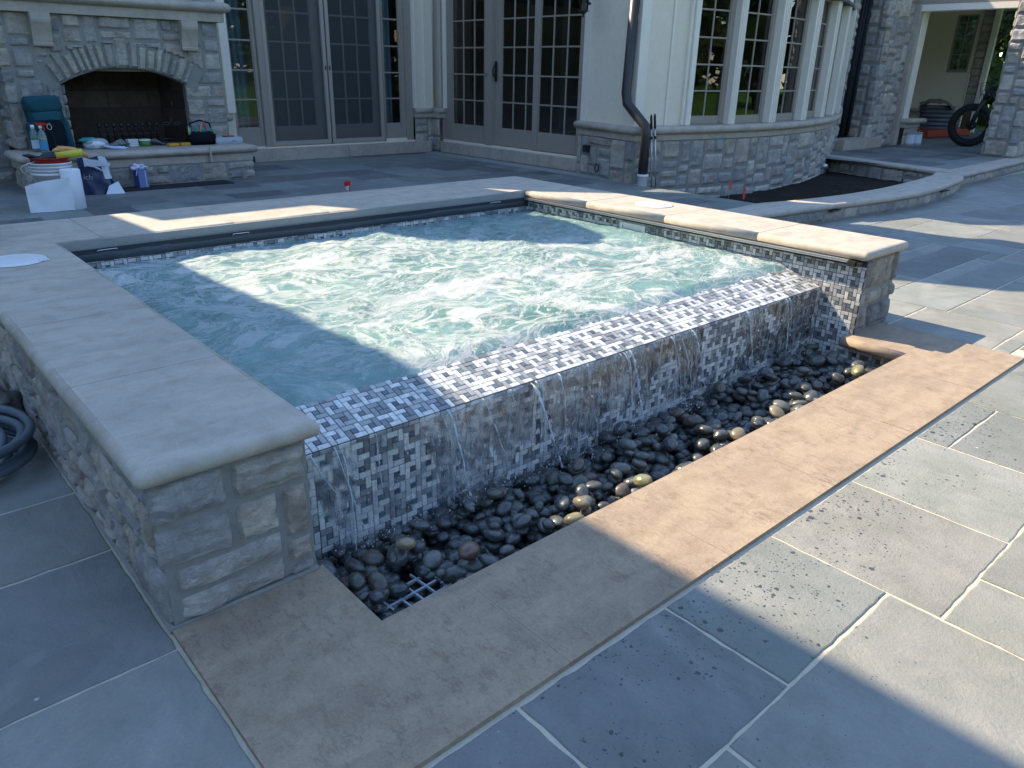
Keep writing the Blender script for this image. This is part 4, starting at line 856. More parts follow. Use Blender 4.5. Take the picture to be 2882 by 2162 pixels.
m.quad((XA-.05,YF-.01,ZH+.002),(XB+.05,YF-.01,ZH+.002),(XB,YF+.5,ZH+.002),(XA,YF+.5,ZH+.002),(.05,.05,.05)); m.quad((XA-.1,YF+.13,1.17),(XB+.1,YF+.13,1.17),(XB+.1,YF+.5,1.2),(XA-.1,YF+.5,1.2),(.05,.04,.04))
m.box(XA-.05,XB+.05,YF+.02,YF+.12,1.13,1.24,(.22,.19,.145)); m.build('firebox',M['brick'],fp)
m=MB(); m.box(1.72,2.28,YF+.20,YF+.215,ZH+.09,ZH+.10)
for k in range(9):
    x=1.74+k*.065; m.tube([(x,YF+.21,ZH+.02),(x,YF+.205,ZH+.13),(x,YF+.20,ZH+.16)],.010,6); m.lathe([(0,0),(.012,.004),(.019,.02),(.017,.036),(.006,.046),(0,.05)],8,(1,1,1),Matrix.Translation((x,YF+.20,ZH+.15)))
m.build('fire_grate',M['dark'],fp)
m=MB()
for x in (2.30,2.40): m.tube([(x+.035*math.cos(a),YF+.03,ZH+.19+.012*math.sin(a)) for a in [2*PI*k/14 for k in range(15)]],.005,6)
m.tube([(2.34,YF+.02,ZH+.16),(2.352,YF+.02,ZH+.25)],.004,5); m.tube([(2.375,YF+.02,ZH+.33),(2.377,YF+.02,ZH+.39)],.004,5); m.build('fireplace_tool',M['bronze'],fp)
# hearth
ashlar(fp,[(.96,6.5),(.96,6.07),(2.93,6.07),(2.93,6.52)],H1,.335,73,name='hearth_stone_base',cell=.042,depth=.02,sub=.022,wr=(3,8),hr=(2,3))
hp=[(.96,6.6),(.96,6.07),(2.93,6.07),(2.93,6.6)]
path_strip('hearth_band',hp,-.3,.008,.335,.405,'trim',parent=fp); path_strip('hearth_nose',hp,-.3,.05,.405,ZH,'trim',True,parent=fp)
boxes('hearth_top',[(1.0,2.9,6.1,6.62,.41,ZH-.001)],'trim',fp); boxes('hearth_joint',[(1.548,1.558,6.014,6.3,.338,ZH+.0006),(2.50,2.51,6.014,6.3,.338,ZH+.0006)],'joint',fp)
# mantel and corbels
mp=[(1.02,7.0),(1.02,YF-.0),(2.90,YF-.0),(2.90,7.0)]
path_strip('mantel_band',mp,-.3,.06,1.585,1.665,'trim',parent=fp); path_strip('mantel_nose',mp,-.3,.115,1.665,1.755,'trim',True,parent=fp)
for x in (1.36,2.60):
    m=MB(); n=12; pr=[(0,1.32),(.045,1.325),(.05,1.345),(.04,1.36)]+[(.045+.06*(k/8)**1.6,1.36+.15*k/8) for k in range(9)]+[(.11,1.53),(.11,1.585),(0,1.585)]
    k=len(pr); v=[(xx,YF-.01-a,z) for xx in (x-.075,x+.075) for a,z in pr]; m.add(v,[(i,(i+1)%k,k+(i+1)%k,k+i) for i in range(k)]+[tuple(range(k)),tuple(range(k,2*k))]); m.build('corbel',M['trim'],fp)
# side wall left of the chimney
gw=empty('garden_stone_wall','dark shaded stone wall running left from the fireplace','wall')
ashlar(gw,[(-2.6,6.92),(CX0-.005,6.92)],H1,2.7,74,name='stonework',cell=.055,depth=.022,sub=.035); boxes('wall_core',[(-2.6,CX0-.01,6.93,7.3,0,2.7)],'mortar',gw)
# stone return of the trim left of the side light
ashlar(fp,[(2.92,7.30),(3.22,7.30),(3.22,7.42)],H1,.62,75,name='side_stone',cell=.05,depth=.02); m=MB(); nose_slab(m,2.92,3.27,7.23,7.40,.62,.70,'SE'); m.build('side_cap',M['trim'],fp)
# ---------------------------------------------------------------- PLANTER WALL
pl=empty('planter_wall','low curved stone planter wall with rounded limestone coping around the soil bed','wall')
outp=catmull([(3.84,1.80),(4.6,1.80),(5.35,1.80),(5.67,1.775),(6.17,1.725),(7.17,1.60),(7.9,1.552),(8.5,1.58),(9.1,1.652),(9.6,1.74),(9.95,1.87)],5)
inp=catmull([(3.84,2.13),(4.6,2.13),(5.5,2.13),(5.87,2.15),(6.3,2.06),(6.95,1.965),(7.5,1.935),(8.07,1.942),(9.0,2.02),(9.55,2.09),(9.95,2.19)],5)
def strip(name,o,i_,z0,z1,mat,parent,k0,k1):
    m=MB(); h=(z1-z0)/2; v=[]; seg=8
    for k in range(k0,k1+1):
        a=Vector(o[k]); b=Vector(i_[k]); d=(b-a).normalized()
        prof=[(a+d*(h*.95*(1-math.cos(t_))),z0+h+h*math.sin(t_)) for t_ in [-PI/2+PI*q/seg for q in range(seg+1)]]+[(b-d*(h*.95*(1-math.cos(t_))),z0+h+h*math.sin(t_)) for t_ in [PI/2-PI*q/seg for q in range(seg+1)]]
        v+=[(p.x,p.y,z) for p,z in prof]
    K=2*seg+2; n=k1-k0+1
    m.add(v,[(i*K+j,(i+1)*K+j,(i+1)*K+(j+1)%K,i*K+(j+1)%K) for i in range(n-1) for j in range(K)],(1,1,1),True)
    m.add(v[:K],[tuple(range(K))]); m.add(v[-K:],[tuple(reversed(range(K)))]); return m.build(name,mat,parent)
def gap(o,i_,k,e=.004):
    return o
for a,b in ((0,15),(15,25),(25,33),(33,41),(41,50)): strip('coping_stone',outp,inp,H1-.045,H1+.002,M['lime'],pl,a,b)
ashlar(pl,[(x,y+.03) for x,y in outp],0,H1-.045,81,name='stonework',cell=.037,depth=.014,sub=.025,wr=(4,10),hr=(2,3))
ashlar(pl,[(x,y-.03) for x,y in reversed(inp)],-.1,H1-.045,82,name='stonework',cell=.037,depth=.012,sub=.03)
boxes('wall_light',[(6.36,6.52,1.68,1.72,.094,.104)],'dark',pl); boxes('wall_light',[(8.62,8.80,1.585,1.62,.094,.104)],'dark',pl)
pad=empty('porch_retaining_wall','straight low stone wall with grey coping edging the raised porch floor','wall')
po=[(9.96,1.87),(10.6,1.89),(12.7,2.01),(19.,2.3)]; pi_=[(9.98,2.19),(10.6,2.20),(12.7,2.30),(19,2.6)]
for a in range(3): strip('coping_stone',po,pi_,H1-.045,H1+.003,M['trim'],pad,a,a+1)
ashlar(pad,[(x,y+.03) for x,y in po],0,H1-.045,83,name='stonework',cell=.037,depth=.014,sub=.035,wr=(4,12),hr=(2,3))
io=[(10.07,2.19),(10.28,2.95),(10.56,4.0)]; ii=[(10.40,2.19),(10.58,2.95),(10.86,4.0)]
for a in range(2): strip('coping_stone',io,ii,H1-.045,H1+.004,M['trim'],pad,a,a+1)
ashlar(pad,[(10.59,4.0),(10.31,2.95),(10.10,2.17)],-.1,H1-.045,84,name='stonework',cell=.04,depth=.012,sub=.035)
# ---------------------------------------------------------------- LANTERN, POLES
ln=empty('wall_lantern','black metal wall lantern with glass panes hanging beside the downspout','lantern',loc=(5.86,4.40,1.72))
Mx=Matrix.Translation((0,0,.0)); m=MB(); m.lathe([(0,0),(.008,.004),(.012,.014),(.005,.022),(.016,.032),(.028,.045),(.05,.055),(.052,.065),(.045,.07),(0,.07)],8,(1,1,1),Mx,False)
for k in range(8):
    a=2*PI*k/8; m.tube([(.042*math.cos(a),.042*math.sin(a),.07),(.058*math.cos(a),.058*math.sin(a),.30)],.004,5)
m.lathe([(.06,.30),(.075,.30),(.03,.38),(0,.40)],8,(1,1,1),Mx,False); m.tube([(0,0,.39),(.0,0,.43),(.10,0.01,.43),(.12,.01,.30)],.007,6); m.tube([(.10,0,.13),(.03,0,.15)],.012,6); m.build('lantern_frame',M['dark'],ln)
m=MB(); m.lathe([(.040,.07),(.055,.30)],8,(1,1,1),Mx,False); m.build('lantern_glass',M['glass'],ln)
for k,(a,b,l) in enumerate((((5.916,3.383,H1),(5.874,3.429,.839),'thin grey telescopic pole with black tip leaning by the downspout, nearer the pipe'),((5.945,3.352,H1),(5.897,3.405,.848),'thin grey telescopic pole with black tip leaning by the downspout, nearer the bay'))):
    a,b=Vector(a),Vector(b); e=empty('telescopic_pole',l,'pole',loc=a); d=b-a
    m=MB(); m.tube([Vector((0,0,0)),d*.8],.009,8); m.build('pole_tube',M['alu'],e); m=MB(); m.tube([d*.66,d*.70],.0125,8); m.tube([d*.8,d*.97,d],[.012,.012,.004],8); m.build('pole_tip',M['dark'],e)
# ---------------------------------------------------------------- PROPS
def nat(name,parts,label,cat,loc,rz=0,group=None):
    """parts: list of (partname, MB, material)"""
    if len(parts)==1:
        o=parts[0][1].build(name,parts[0][2]); tag(o,label,cat,group); o.location=loc; o.rotation_euler=(0,0,rz); return o
    e=empty(name,label,cat,group,loc,rz)
    for pn,mb,mt in parts: mb.build(pn,mt,e)
    return e
# bucket with a red pail in it
m=MB(); m.lathe([(0,.002),(.118,.002),(.122,.01),(.134,.245),(.146,.247),(.146,.262),(.137,.264),(.138,.278),(.147,.28),(.147,.286),(.139,.288),(.140,.302),(.148,.304),(.148,.31),(.140,.312),(.141,.326),(.149,.328),(.150,.336),(.142,.337),(.13,.05),(0,.04)],40)
h=MB(); h.tube([(-.147+.0*k,-.02-.10*math.sin(PI*k/10),.265-.12*math.sin(PI*k/10)) if False else (-.150*math.cos(PI*k/12),-.150*math.sin(PI*k/12)*.96,.262-.11*math.sin(PI*k/12)) for k in range(13)],.0025,5)
h.bbox(.12,.155,-.04,-.01,.25,.275,.003)
nat('bucket',[('pail',m,M['white']),('bail_handle',h,M['alu'])],'white plastic bucket with ribbed rim behind the paper towels','bucket',(1.0,5.31,H1))
m=MB(); m.lathe([(0,.25),(.10,.25),(.125,.335),(.135,.355),(.139,.356),(.136,.36),(.12,.34),(0,.27)],32)
nat('red_pail',[('red_pail',m,M['red'])],'red pail nested inside the white bucket','pail',(1.005,5.33,H1+.012))
m=MB(); m.lathe([(.020,.005),(.064,.0),(.070,.004),(.070,.292),(.064,.296),(.022,.296),(.020,.29),(.020,.005)],40)
sh=MB(); sh.grid(lambda u,v:(-.068*0-.01-.30*u,-.068-.02*math.sin(u*2.2)+.012*nz(u*3,v*2)-.0*v,.002+(.245-.055*u)*v+(.02*u*v*math.sin(u*3))),24,16)
nat('paper_towel_roll',[('roll',m,M['paper']),('loose_sheet',sh,M['paper'])],'white paper towel roll standing with a loose sheet hanging open','paper towel',(1.085,5.135,H1),R(-10))
# yellow pump and orange cloth
m=MB(); Mx=Matrix.Translation((0,0,0))@Matrix.Rotation(R(83),4,'Y'); m.lathe([(0,0),(.030,0),(.030,.20),(.026,.205),(0,.205)],16,(.62,.55,.05),Mx)
b=MB(); b.lathe([(0,-.16),(.014,-.16),(.02,-.09),(.034,-.07),(.036,.0),(.036,.012),(0,.012)],16,(.01,.01,.012),Mx); b.tube([(-.09,.01,-.005),(-.16,.02,.012),(-.20,.02,.018)],[.012,.016,.006],6,(.01,.01,.012))
hz_=MB(); hz_.tube([(-.09,-.03,-.015),(-.18,-.03,-.04),(-.22,-.03,-.055),(-.235,-.03,-.075),(-.225,-.03,-.10),(-.19,-.03,-.12)],.004,6,(.6,.58,.52))
nat('hand_pump',[('barrel',m,M['plastic']),('nozzle',b,M['plastic']),('tube',hz_,M['plastic'])],'yellow and black hand pump lying across the bucket rim','pump',(1.03,5.30,.53),R(-4))
def rag(name,pts,c,seed,label,cat,loc,rz=0,mat='cloth',thick=.01):
    """crumpled cloth: a patch around a spine of (x,y,z,halfwidth)"""
    m=MB(); n=len(pts)-1
    def sp(u,i): k=min(n-1,int(u*n)); f_=u*n-k; f_=f_*f_*(3-2*f_); return pts[k][i]*(1-f_)+pts[k+1][i]*f_
    def fn(u,v):
        w_=sp(u,3); a=2*PI*v; x,y,z=sp(u,0),sp(u,1),sp(u,2); k=1+.35*nz(u*5,math.cos(a)*1.5+seed,math.sin(a)*1.5)+.18*nz(u*14,math.cos(a)*4+seed,math.sin(a)*4)
        e=math.sin(PI*min(1,max(0,u)))**.35 if 0<u<1 else 0.02
        return (x+.012*nz(v*6,u*6,seed),y+w_*math.cos(a)*k*e,max(z+w_*.55*math.sin(a)*k*e,-.3))
    m.grid(fn,30,24,c,True); return nat(name,[(name,m,M[mat])],label,cat,loc,rz)
rag('cleaning_cloth',[(-.11,0,.025,.03),(-.06,0,.04,.05),(0,-.02,.03,.045),(.07,-.04,.02,.05),(.13,-.07,-.02,.045),(.16,-.08,-.06,.03)],(.85,.42,.17),3,'crumpled orange cleaning cloth draped over the hearth edge','cloth',(1.30,6.10,ZH))
# bottles
for k,(x,y,lab) in enumerate(((1.12,6.33,'green tinted spray bottle with a white cap beside the backpack'),(1.155,6.20,'clear spray bottle with blue label and red trigger head on the hearth'))):
    b=MB(); b.lathe([(0,.0),(.028,.0),(.032,.006),(.032,.14),(.026,.165),(.012,.19),(.011,.205),(0,.205)],20)
    l_=MB(); l_.lathe([(.0326,.03),(.0326,.10)],20,(.07,.28,.52) if k else (.5,.62,.68)); l_.lathe([(.0327,.115),(.030,.135)],20,(.25,.5,.12) if k else (.05,.22,.12))
    tpm=MB()
    if k: tpm.lathe([(0,.20),(.014,.20),(.014,.222),(0,.222)],12,(.8,.8,.8)); tpm.bbox(-.045,.03,-.012,.012,.222,.248,.005,(.55,.02,.02)); tpm.bbox(-.055,-.04,-.009,.009,.228,.244,.003,(.55,.02,.02)); tpm.tube([(-.02,0,.225),(-.03,0,.195),(-.028,0,.18)],.005,6,(.55,.02,.02))
    else: tpm.lathe([(0,.19),(.015,.19),(.015,.222),(0,.222)],12,(.82,.82,.82))
    nat('spray_bottle',[('bottle_body',b,M['bottle']),('bottle_label',l_,M['plastic']),('trigger' if k else 'cap',tpm,M['plastic'])],lab,'bottle',(x,y,ZH),R(150))
b=MB(); b.lathe([(0,.0),(.034,.0),(.037,.006),(.037,.14),(.030,.16),(.013,.185),(.012,.20),(0,.20)],20)
tpm=MB(); tpm.lathe([(0,.195),(.018,.195),(.018,.215),(.022,.222),(0,.222)],12,(.75,.77,.8)); tpm.bbox(-.05,.035,-.016,.016,.222,.25,.006,(.7,.02,.03)); tpm.tube([(-.03,0,.225),(-.045,0,.19),(-.04,0,.17)],.006,6,(.7,.02,.03))
nat('spray_bottle',[('bottle_body',b,M['bottle']),('trigger',tpm,M['plastic'])],'spray bottle with red trigger peeking over the back coping, alone on the terrace','bottle',(2.52,3.50,H1),R(200)).scale=(.66,.66,1.13)
# backpack
TE=(.022,.085,.105); BK=(.010,.016,.022)
def se(mm,cx,cy,cz,rx,ry,rz,c,e=.5,wr_=.06,seed=0):
    def pw(q): return math.copysign(abs(q)**e,q)
    def fn(u,v):
        a=2*PI*u; q=PI*(v-.5); d=(pw(math.cos(a))*pw(math.cos(q)),pw(math.sin(a))*pw(math.cos(q)),pw(math.sin(q))); k=1+wr_*nz(d[0]*2.2+seed,d[1]*2.2,d[2]*2.5)
        return (cx+rx*d[0]*k,cy+ry*d[1]*k,cz+rz*d[2]*k)
    mm.grid(fn,40,20,c,True)
b=MB(); se(b,0,.0,.20,.140,.075,.205,tuple(q*.8 for q in TE),.4)
fpk=MB(); se(fpk,0,-.062,.135,.105,.045,.128,BK,.45)
tp=MB(); se(tp,0,-.01,.385,.143,.095,.072,TE,.5,.08,3); se(tp,0,-.058,.285,.118,.042,.045,tuple(q*1.1 for q in TE),.5,.1,5)
sd_=MB(); se(sd_,-.142,0,.13,.026,.055,.12,TE,.6); sd2=MB(); se(sd2,.142,0,.14,.026,.055,.13,TE,.6)
stp=MB(); stp.tube([(-.01,-.101,.03),(-.01,-.103,.24)],.006,5,(.05,.07,.08)); stp.tube([(-.06,-.101,.135),(.05,-.101,.13)],.005,5,(.08,.1,.11)); stp.tube([(-.09,-.062,.02),(-.115,-.066,.22)],.005,5,(.03,.08,.1)); stp.tube([(.10,-.062,.02),(.115,-.066,.22)],.005,5,(.03,.08,.1))
bk=MB(); bk.tube([(-.022+.018*math.cos(a),-.107,.20+.024*math.sin(a)) for a in [2*PI*k/10 for k in range(11)]],.003,5,(.6,.62,.62))
o=nat('backpack',[('pack_body',b,M['cloth']),('front_pocket',fpk,M['cloth']),('top_lid',tp,M['cloth']),('side_pocket',sd_,M['cloth']),('side_pocket',sd2,M['cloth']),('strap',stp,M['cloth']),('buckle',bk,M['plastic'])],'teal and black hiking backpack leaning against the fireplace stone','backpack',(1.27,6.40,ZH-.005),R(8)); o.rotation_euler=(R(-6),R(-3),R(6))
# bags and small things on hearth
m=MB()
def blob(cx,cy_,cz,rx,ry,rz,seed,c,mm,nu=28,nv=16,amp=.3,fr=1.6):
    def fn(u,v):
        a=2*PI*u; p=PI*(v-.5); d=Vector((math.cos(a)*math.cos(p),math.sin(a)*math.cos(p),math.sin(p))); k=1+amp*noise.noise(d*fr+Vector((seed,0,0)))+amp*.5*noise.noise(d*fr*2.8+Vector((seed,3,0)))
        return (cx+d.x*rx*k,cy_+d.y*ry*k,max(0.001,cz+d.z*rz*k))
    mm.grid(fn,nu,nv,c,True)
blob(0,0,.035,.115,.055,.055,3,(.6,.66,.66),m); t2=MB(); blob(-.05,-.01,.08,.075,.03,.022,5,(.02,.30,.30),t2); t3=MB(); blob(.01,-.052,.045,.055,.012,.022,8,(.75,.78,.8),t3)
nat('plastic_bag',[('clear_bag',m,M['bag']),('teal_band',t2,M['plastic']),('white_tissue',t3,M['cloth'])],'clear plastic bag with a teal band lying on the hearth beside the backpack','bag',(1.60,6.36,ZH),R(-8))
rag('white_glove',[(-.10,.03,.03,.015),(-.05,.0,.018,.028),(0,-.01,.012,.028),(.06,-.02,.01,.03),(.10,-.02,.008,.012)],(.55,.6,.85),7,'crumpled white glove lying on the hearth in front of the grey rag','glove',(1.74,6.26,ZH))
rag('grey_rag',[(-.09,0,.015,.03),(-.02,0,.025,.045),(.04,0,.045,.05),(.08,0,.02,.035)],(.20,.22,.21),9,'grey brown rag bunched up behind the white glove','rag',(1.80,6.42,ZH))
m=MB(); rr_=random.Random(2)
for k in range(4): m.bbox(-.045+rr_.uniform(-.006,.006),.045,-.03,.03,.002+k*.017,.016+k*.017,.002,(.72,.74,.78))
nat('sandpaper_packs',[('sandpaper_packs',m,M['plastic'])],'short stack of white packets next to the green tin','packets',(1.935,6.43,ZH),R(10))
m=MB(); m.lathe([(0,0),(.048,0),(.050,.004),(.050,.052),(0,.052)],24,(.06,.17,.03)); l_=MB(); l_.lathe([(.0505,.050),(.0505,.062),(.046,.064),(0,.063)],24,(.62,.68,.66))
nat('tin',[('tin_body',m,M['plastic']),('tin_lid',l_,M['plastic'])],'small green round tin with a pale lid in the middle of the hearth','tin',(2.045,6.42,ZH))
rag('work_glove',[(-.10,.03,.04,.04),(-.05,.02,.04,.04),(0,0,.02,.03),(.03,-.05,.012,.02)],(.12,.13,.135),13,'dark grey work glove to the right of the green tin','glove',(2.19,6.42,ZH))
m=MB(); m.bbox(-.05,.05,-.03,.03,0,.032,.006,(.02,.022,.025)); m.tube([(-.05,0,.03),(-.03,0,.055),(.04,0,.06),(.08,0,.04)],.004,5,(.03,.03,.03)); nat('measuring_tape',[('measuring_tape',m,M['plastic'])],'small black tool behind the yellow sponges','tool',(2.25,6.44,ZH))
for k,(x,y,l) in enumerate(((2.255,6.285,'yellow orange sponge on the hearth, left of the pair'),(2.37,6.30,'yellow orange sponge on the hearth, right of the pair'))):
    m=MB(); m.bbox(-.05,.05,-.032,.032,0,.028,.006,(.62,.34,.06)); m.bbox(-.03,.02,-.01,.012,.027,.031,.001,(.25,.12,.04)); nat('sponge',[('sponge',m,M['cloth'])],l,'sponge',(x,y,ZH),R(6+k*5),'sponges on the hearth')
# tool bag
b=MB(); b.bbox(-.125,.125,-.075,.075,0,.12,.02,(.012,.014,.018),None,True); b.tube([(-.11,0,.11),(-.09,0,.2),(0,0,.225),(.09,0,.2),(.11,0,.11)],.008,6,(.012,.014,.018))
t2=MB(); 
for (x,l_,c,tl) in ((-.10,.09,(.02,.28,.30),-.02),(-.06,.10,(.02,.28,.30),.015),(-.02,.12,(.6,.25,.12),.03),(.0,.09,(.02,.28,.3),.02),(.04,.08,(.02,.25,.28),-.03),(.08,.09,(.02,.28,.30),.025),(.03,.13,(.4,.05,.04),.0),(-.12,.08,(.5,.5,.08),0)): t2.tube([(x,-.04,.09),(x+tl*.5,-.045,.09+l_*.6),(x+tl,-.035,.09+l_)],[.008,.011,.006],6,c)
nat('tool_bag',[('bag_body',b,M['cloth']),('hand_tools',t2,M['plastic'])],'black open tool bag stuffed with teal handled tools','tool bag',(2.55,6.33,ZH),R(-4))
b=MB(); b.bbox(-.135,.135,-.085,.085,0,.062,.008,(.42,.47,.52)); b.box(-.13,.13,-.0865,-.0855,.018,.020,(.1,.12,.14)); t2=MB(); t2.bbox(-.05,.05,-.03,.03,.063,.074,.003,(.25,.06,.05)); 
nat('tool_case',[('case_body',b,M['attr']),('latch',(lambda q:(q.bbox(.02,.06,-.09,-.085,.024,.036,.002,(.3,.34,.38)),q)[1])(MB()),M['plastic'])],'flat light grey plastic case at the right end of the hearth','case',(2.80,6.33,ZH),R(-3))
nat('notebook',[('notebook',t2,M['plastic'])],'dark red pad lying on top of the grey case','pad',(2.82,6.33,ZH),R(8))
# shopping bag
m=MB()
def sb(u,v,c=None):
    a=2*PI*u; z=.30*v; k=1-.25*v+.10*nz(math.cos(a)*2,math.sin(a)*2,v*3); return (.135*math.copysign(abs(math.cos(a))**.7,math.cos(a))*k-.03*v,.07*math.copysign(abs(math.sin(a))**.7,math.sin(a))*k*(1-.5*v),max(0.002,z+.02*nz(u*9,v*2)))
m.grid(sb,44,16,(.012,.028,.085),True)
wb=MB(); wb.grid(lambda u,v:(lambda p:(p[0]*1.02+.004,p[1]*1.04-.003,p[2]))(sb(.80+.28*u,.42+.60*v)),16,12,(.62,.66,.72)); wb.grid(lambda u,v:(-.10+.20*u,-.078+.01*math.sin(u*7),.235+.075*v-.05*u*v+.01*nz(u*5,v*4)),14,5,(.6,.64,.7)); wb.add([(.06,-.08,.07),(.14,-.06,.10),(.17,-.12,.003),(.02,-.12,.004)],[(0,1,2,3)],(.66,.7,.76)); wb.tube([(-.04,-.088,.24),(.0,-.09,.215),(.03,-.092,.195)],[.004,.010,.006],6,(.5,.55,.62))
e=nat('shopping_bag',[('bag_body',m,M['plastic']),('white_panel',wb,M['plastic'])],'navy and white plastic bag standing on the terrace in front of the hearth','bag',(1.44,5.83,H1),R(-4))
fc=bpy.data.curves.new('bag_lettering','FONT'); fc.body='ich'; fc.size=.06; fc.extrude=.0008; fo=bpy.data.objects.new('bag_lettering',fc); col.objects.link(fo)
dg=bpy.context.evaluated_depsgraph_get(); me=bpy.data.meshes.new_from_object(fo.evaluated_get(dg)); bpy.data.objects.remove(fo); me.materials.clear(); me.materials.append(M['sframe']); fo=bpy.data.objects.new('bag_lettering',me); col.objects.link(fo); fo.parent=e; fo.location=(-.125,-.083,.135); fo.rotation_euler=(R(86),R(6),R(-6))
# tissue box, mat
m=MB(); m.bbox(-.04,.04,-.055,.055,0,.155,.002,(.05,.09,.30)); s=MB(); s.box(-.0405,.0405,-.0556,-.0551,.0,.153,(.16,.22,.42)); s.box(.018,.026,-.0562,-.0556,.0,.153,(.5,.55,.7)); ti=MB(); blob(-.005,0,.175,.055,.045,.03,2,(.62,.66,.82),ti,amp=.7); ti.grid(lambda u,v:(-.04-.02*u,-.058+.02*v-.01*u,.17-.06*u+.01*nz(u*4,v*4)),5,5,(.62,.66,.82))
nat('tissue_box',[('carton',m,M['attr']),('front_panel',s,M['attr']),('tissue',ti,M['cloth'])],'upright blue tissue carton with a white tissue poking out, on the black mat','tissue box',(1.835,6.0,H1+.004),R(6))
m=MB(); m.bbox(1.30,2.62,5.80,6.05,H1+.0005,H1+.006,.002); tag(m.build('floor_mat',M['black']),'long black rubber mat along the foot of the hearth','mat')
# black wheel at the left image edge
m=MB(); m.lathe([(.05,-.02),(.085,-.024),(.10,-.012),(.10,.012),(.085,.024),(.05,.02)],32); m2=MB(); m2.lathe([(0,-.012),(.052,-.012),(.052,.012),(0,.012)],24,(.05,.05,.055))
o=nat('wheel',[('tyre',m,M['rubber']),('rim',m2,M['plastic'])],'black wheel standing on the coping at the left edge','wheel',(.13,2.78,Hs+.13)); o.scale=(1.3,1.3,1.3); o.rotation_euler=(R(90),0,R(-30))
# hose coil and stone left
m=MB(); pts=[]
for k in range(150):
    a=k*.26; t_=k/150; rr=.15-.035*math.sin(a*.31)+.01*math.sin(a*1.7); pts.append((-.20+rr*math.cos(a)*1.0,1.20+rr*1.25*math.sin(a),.016+.11*t_+.006*math.sin(a*2.3)))
m.tube(pts,.0145,8); tag(m.build('hose',M['hose']),'grey hose coiled on the patio against the left spa wall','hose')
m=MB(); blob(0,0,.05,.08,.10,.07,4,(.20,.19,.18),m,amp=.35); o=nat('rock',[('rock',m,M['ashlar'])],'rough dark rock beside the hose by the spa wall','rock',(-.06,1.56,0.0)); 
m=MB(); blob(0,0,.04,.09,.12,.055,14,(.22,.21,.2),m,amp=.35); nat('rock',[('rock',m,M['ashlar'])],'flatter dark rock behind the other by the spa wall','rock',(-.09,1.85,0.0))
# marker flags
for (x,y,z0,zt,s,l,lean) in ((7.05,3.02,-.04,.060,.052,'pink marker flag in the soil nearest the terrace edge, brightest',.01),(7.0,3.17,-.04,.135,.042,'pale pink marker flag against the stone of the bay',0),(10.30,2.60,-.04,.10,.042,'small orange pink marker flag near the porch wall',.02)):
    p=MB(); p.tube([(0,0,0),(lean,0,zt-z0)],.0022,5,(.5,.45,.42)); f_=MB(); f_.grid(lambda u,v:(lean+(-s*.55+s*.9*u)*(.35+.65*math.sin(PI*min(1,.15+.8*v))),.006*math.sin(u*5),zt-z0-.03-s*1.1+s*2.2*v*(1)),6,8,(.9,.075,.09))
    nat('marker_flag',[('wire',p,M['attr']),('flag_sheet',f_,M['plastic'])],l,'flag',(x,y,z0),0,None)
for (x,y,l) in ((6.35,2.45,'tiny blue scrap on the soil next to the pink flag'),(9.14,2.37,'tiny blue scrap on the soil under the curved coping')):
    m=MB(); blob(0,0,.008,.03,.02,.012,3,(.03,.16,.45),m,10,6); nat('blue_scrap',[('blue_scrap',m,M['plastic'])],l,'scrap',(x,y,-.04))
m=MB(); m.tube([(0,0,0),(.005,0,.13)],.03,10,(.015,.02,.018)); nat('drain_riser',[('drain_riser',m,M['attr'])],'short dark drain riser in the soil below the far marker flag','pipe',(10.26,2.66,-.045))
# paint cans
for k,(x,y,l) in enumerate(((13.79,4.10,'paint can with white label, nearer of the pair by the porch post'),(13.98,4.06,'paint can with white label, farther of the pair by the porch post'))):
    m=MB(); m.lathe([(0,0),(.078,0),(.080,.004),(.080,.20),(.084,.205),(.074,.207),(0,.200)],24,(.42,.44,.45)); l_=MB(); l_.lathe([(.0808,.03),(.0808,.175)],24,(.66,.70,.76)); h=MB(); h.tube([(-.08*math.cos(PI*q/10),0,.19+.085*math.sin(PI*q/10)) for q in range(11)],.0025,5)
    nat('paint_can',[('can_body',m,M['attr']),('can_label',l_,M['attr']),('wire_handle',h,M['alu'])],l,'paint can',(x,y,H1),R(40*k))
# cushion stack
cx,cy_=17.0,4.98
for k in range(6):
    m=MB(); m.bbox(-.30,.30,-.30,.30,0,.078,.035,(.13+.012*(k%2),.15,.17),None,True); o=nat('seat_cushion',[('seat_cushion',m,M['cloth'])],['lowest grey seat cushion of the pile on the porch','second grey seat cushion from the bottom of the porch pile','third grey seat cushion from the bottom of the porch pile','fourth grey seat cushion from the bottom of the porch pile','fifth grey seat cushion, second from the top of the porch pile','topmost grey seat cushion of the porch pile, under the blanket'][k],'cushion',(cx+.01*k,cy_-.02+.015*(k%3),.245+k*.079),R(20+3*k),'cushions piled on the porch')
m=MB(); m.grid(lambda u,v:(-.32+.64*u,-.32+.64*v,.05+.09*math.exp(-((u-.5)**2+(v-.5)**2)*6)+.05*fbm(u*4,v*4,3)-.20*max(0,.25-v)*2),30,30,(.22,.19,.16)); nat('blanket',[('blanket',m,M['cloth'])],'crumpled grey brown blanket thrown over the cushion pile','blanket',(cx,cy_,.70),R(20))
m=MB(); m.bbox(-.85,.75,-.28,.28,.06,.20,.02,(.36,.05,.03)); m.bbox(-.80,.7,-.30,-.27,.0,.09,.01,(.10,.03,.03)); nat('flat_cart',[('flat_cart',m,M['plastic'])],'low red flat cart under the cushions behind the bicycle','cart',(16.6,4.72,H1-.1+.04),R(-8))
# bicycle (front end facing the camera)
bi=empty('bicycle','black fat tyred bicycle parked on the porch beside the pillar','bicycle',loc=(14.50,3.43,H1),rz=R(100))
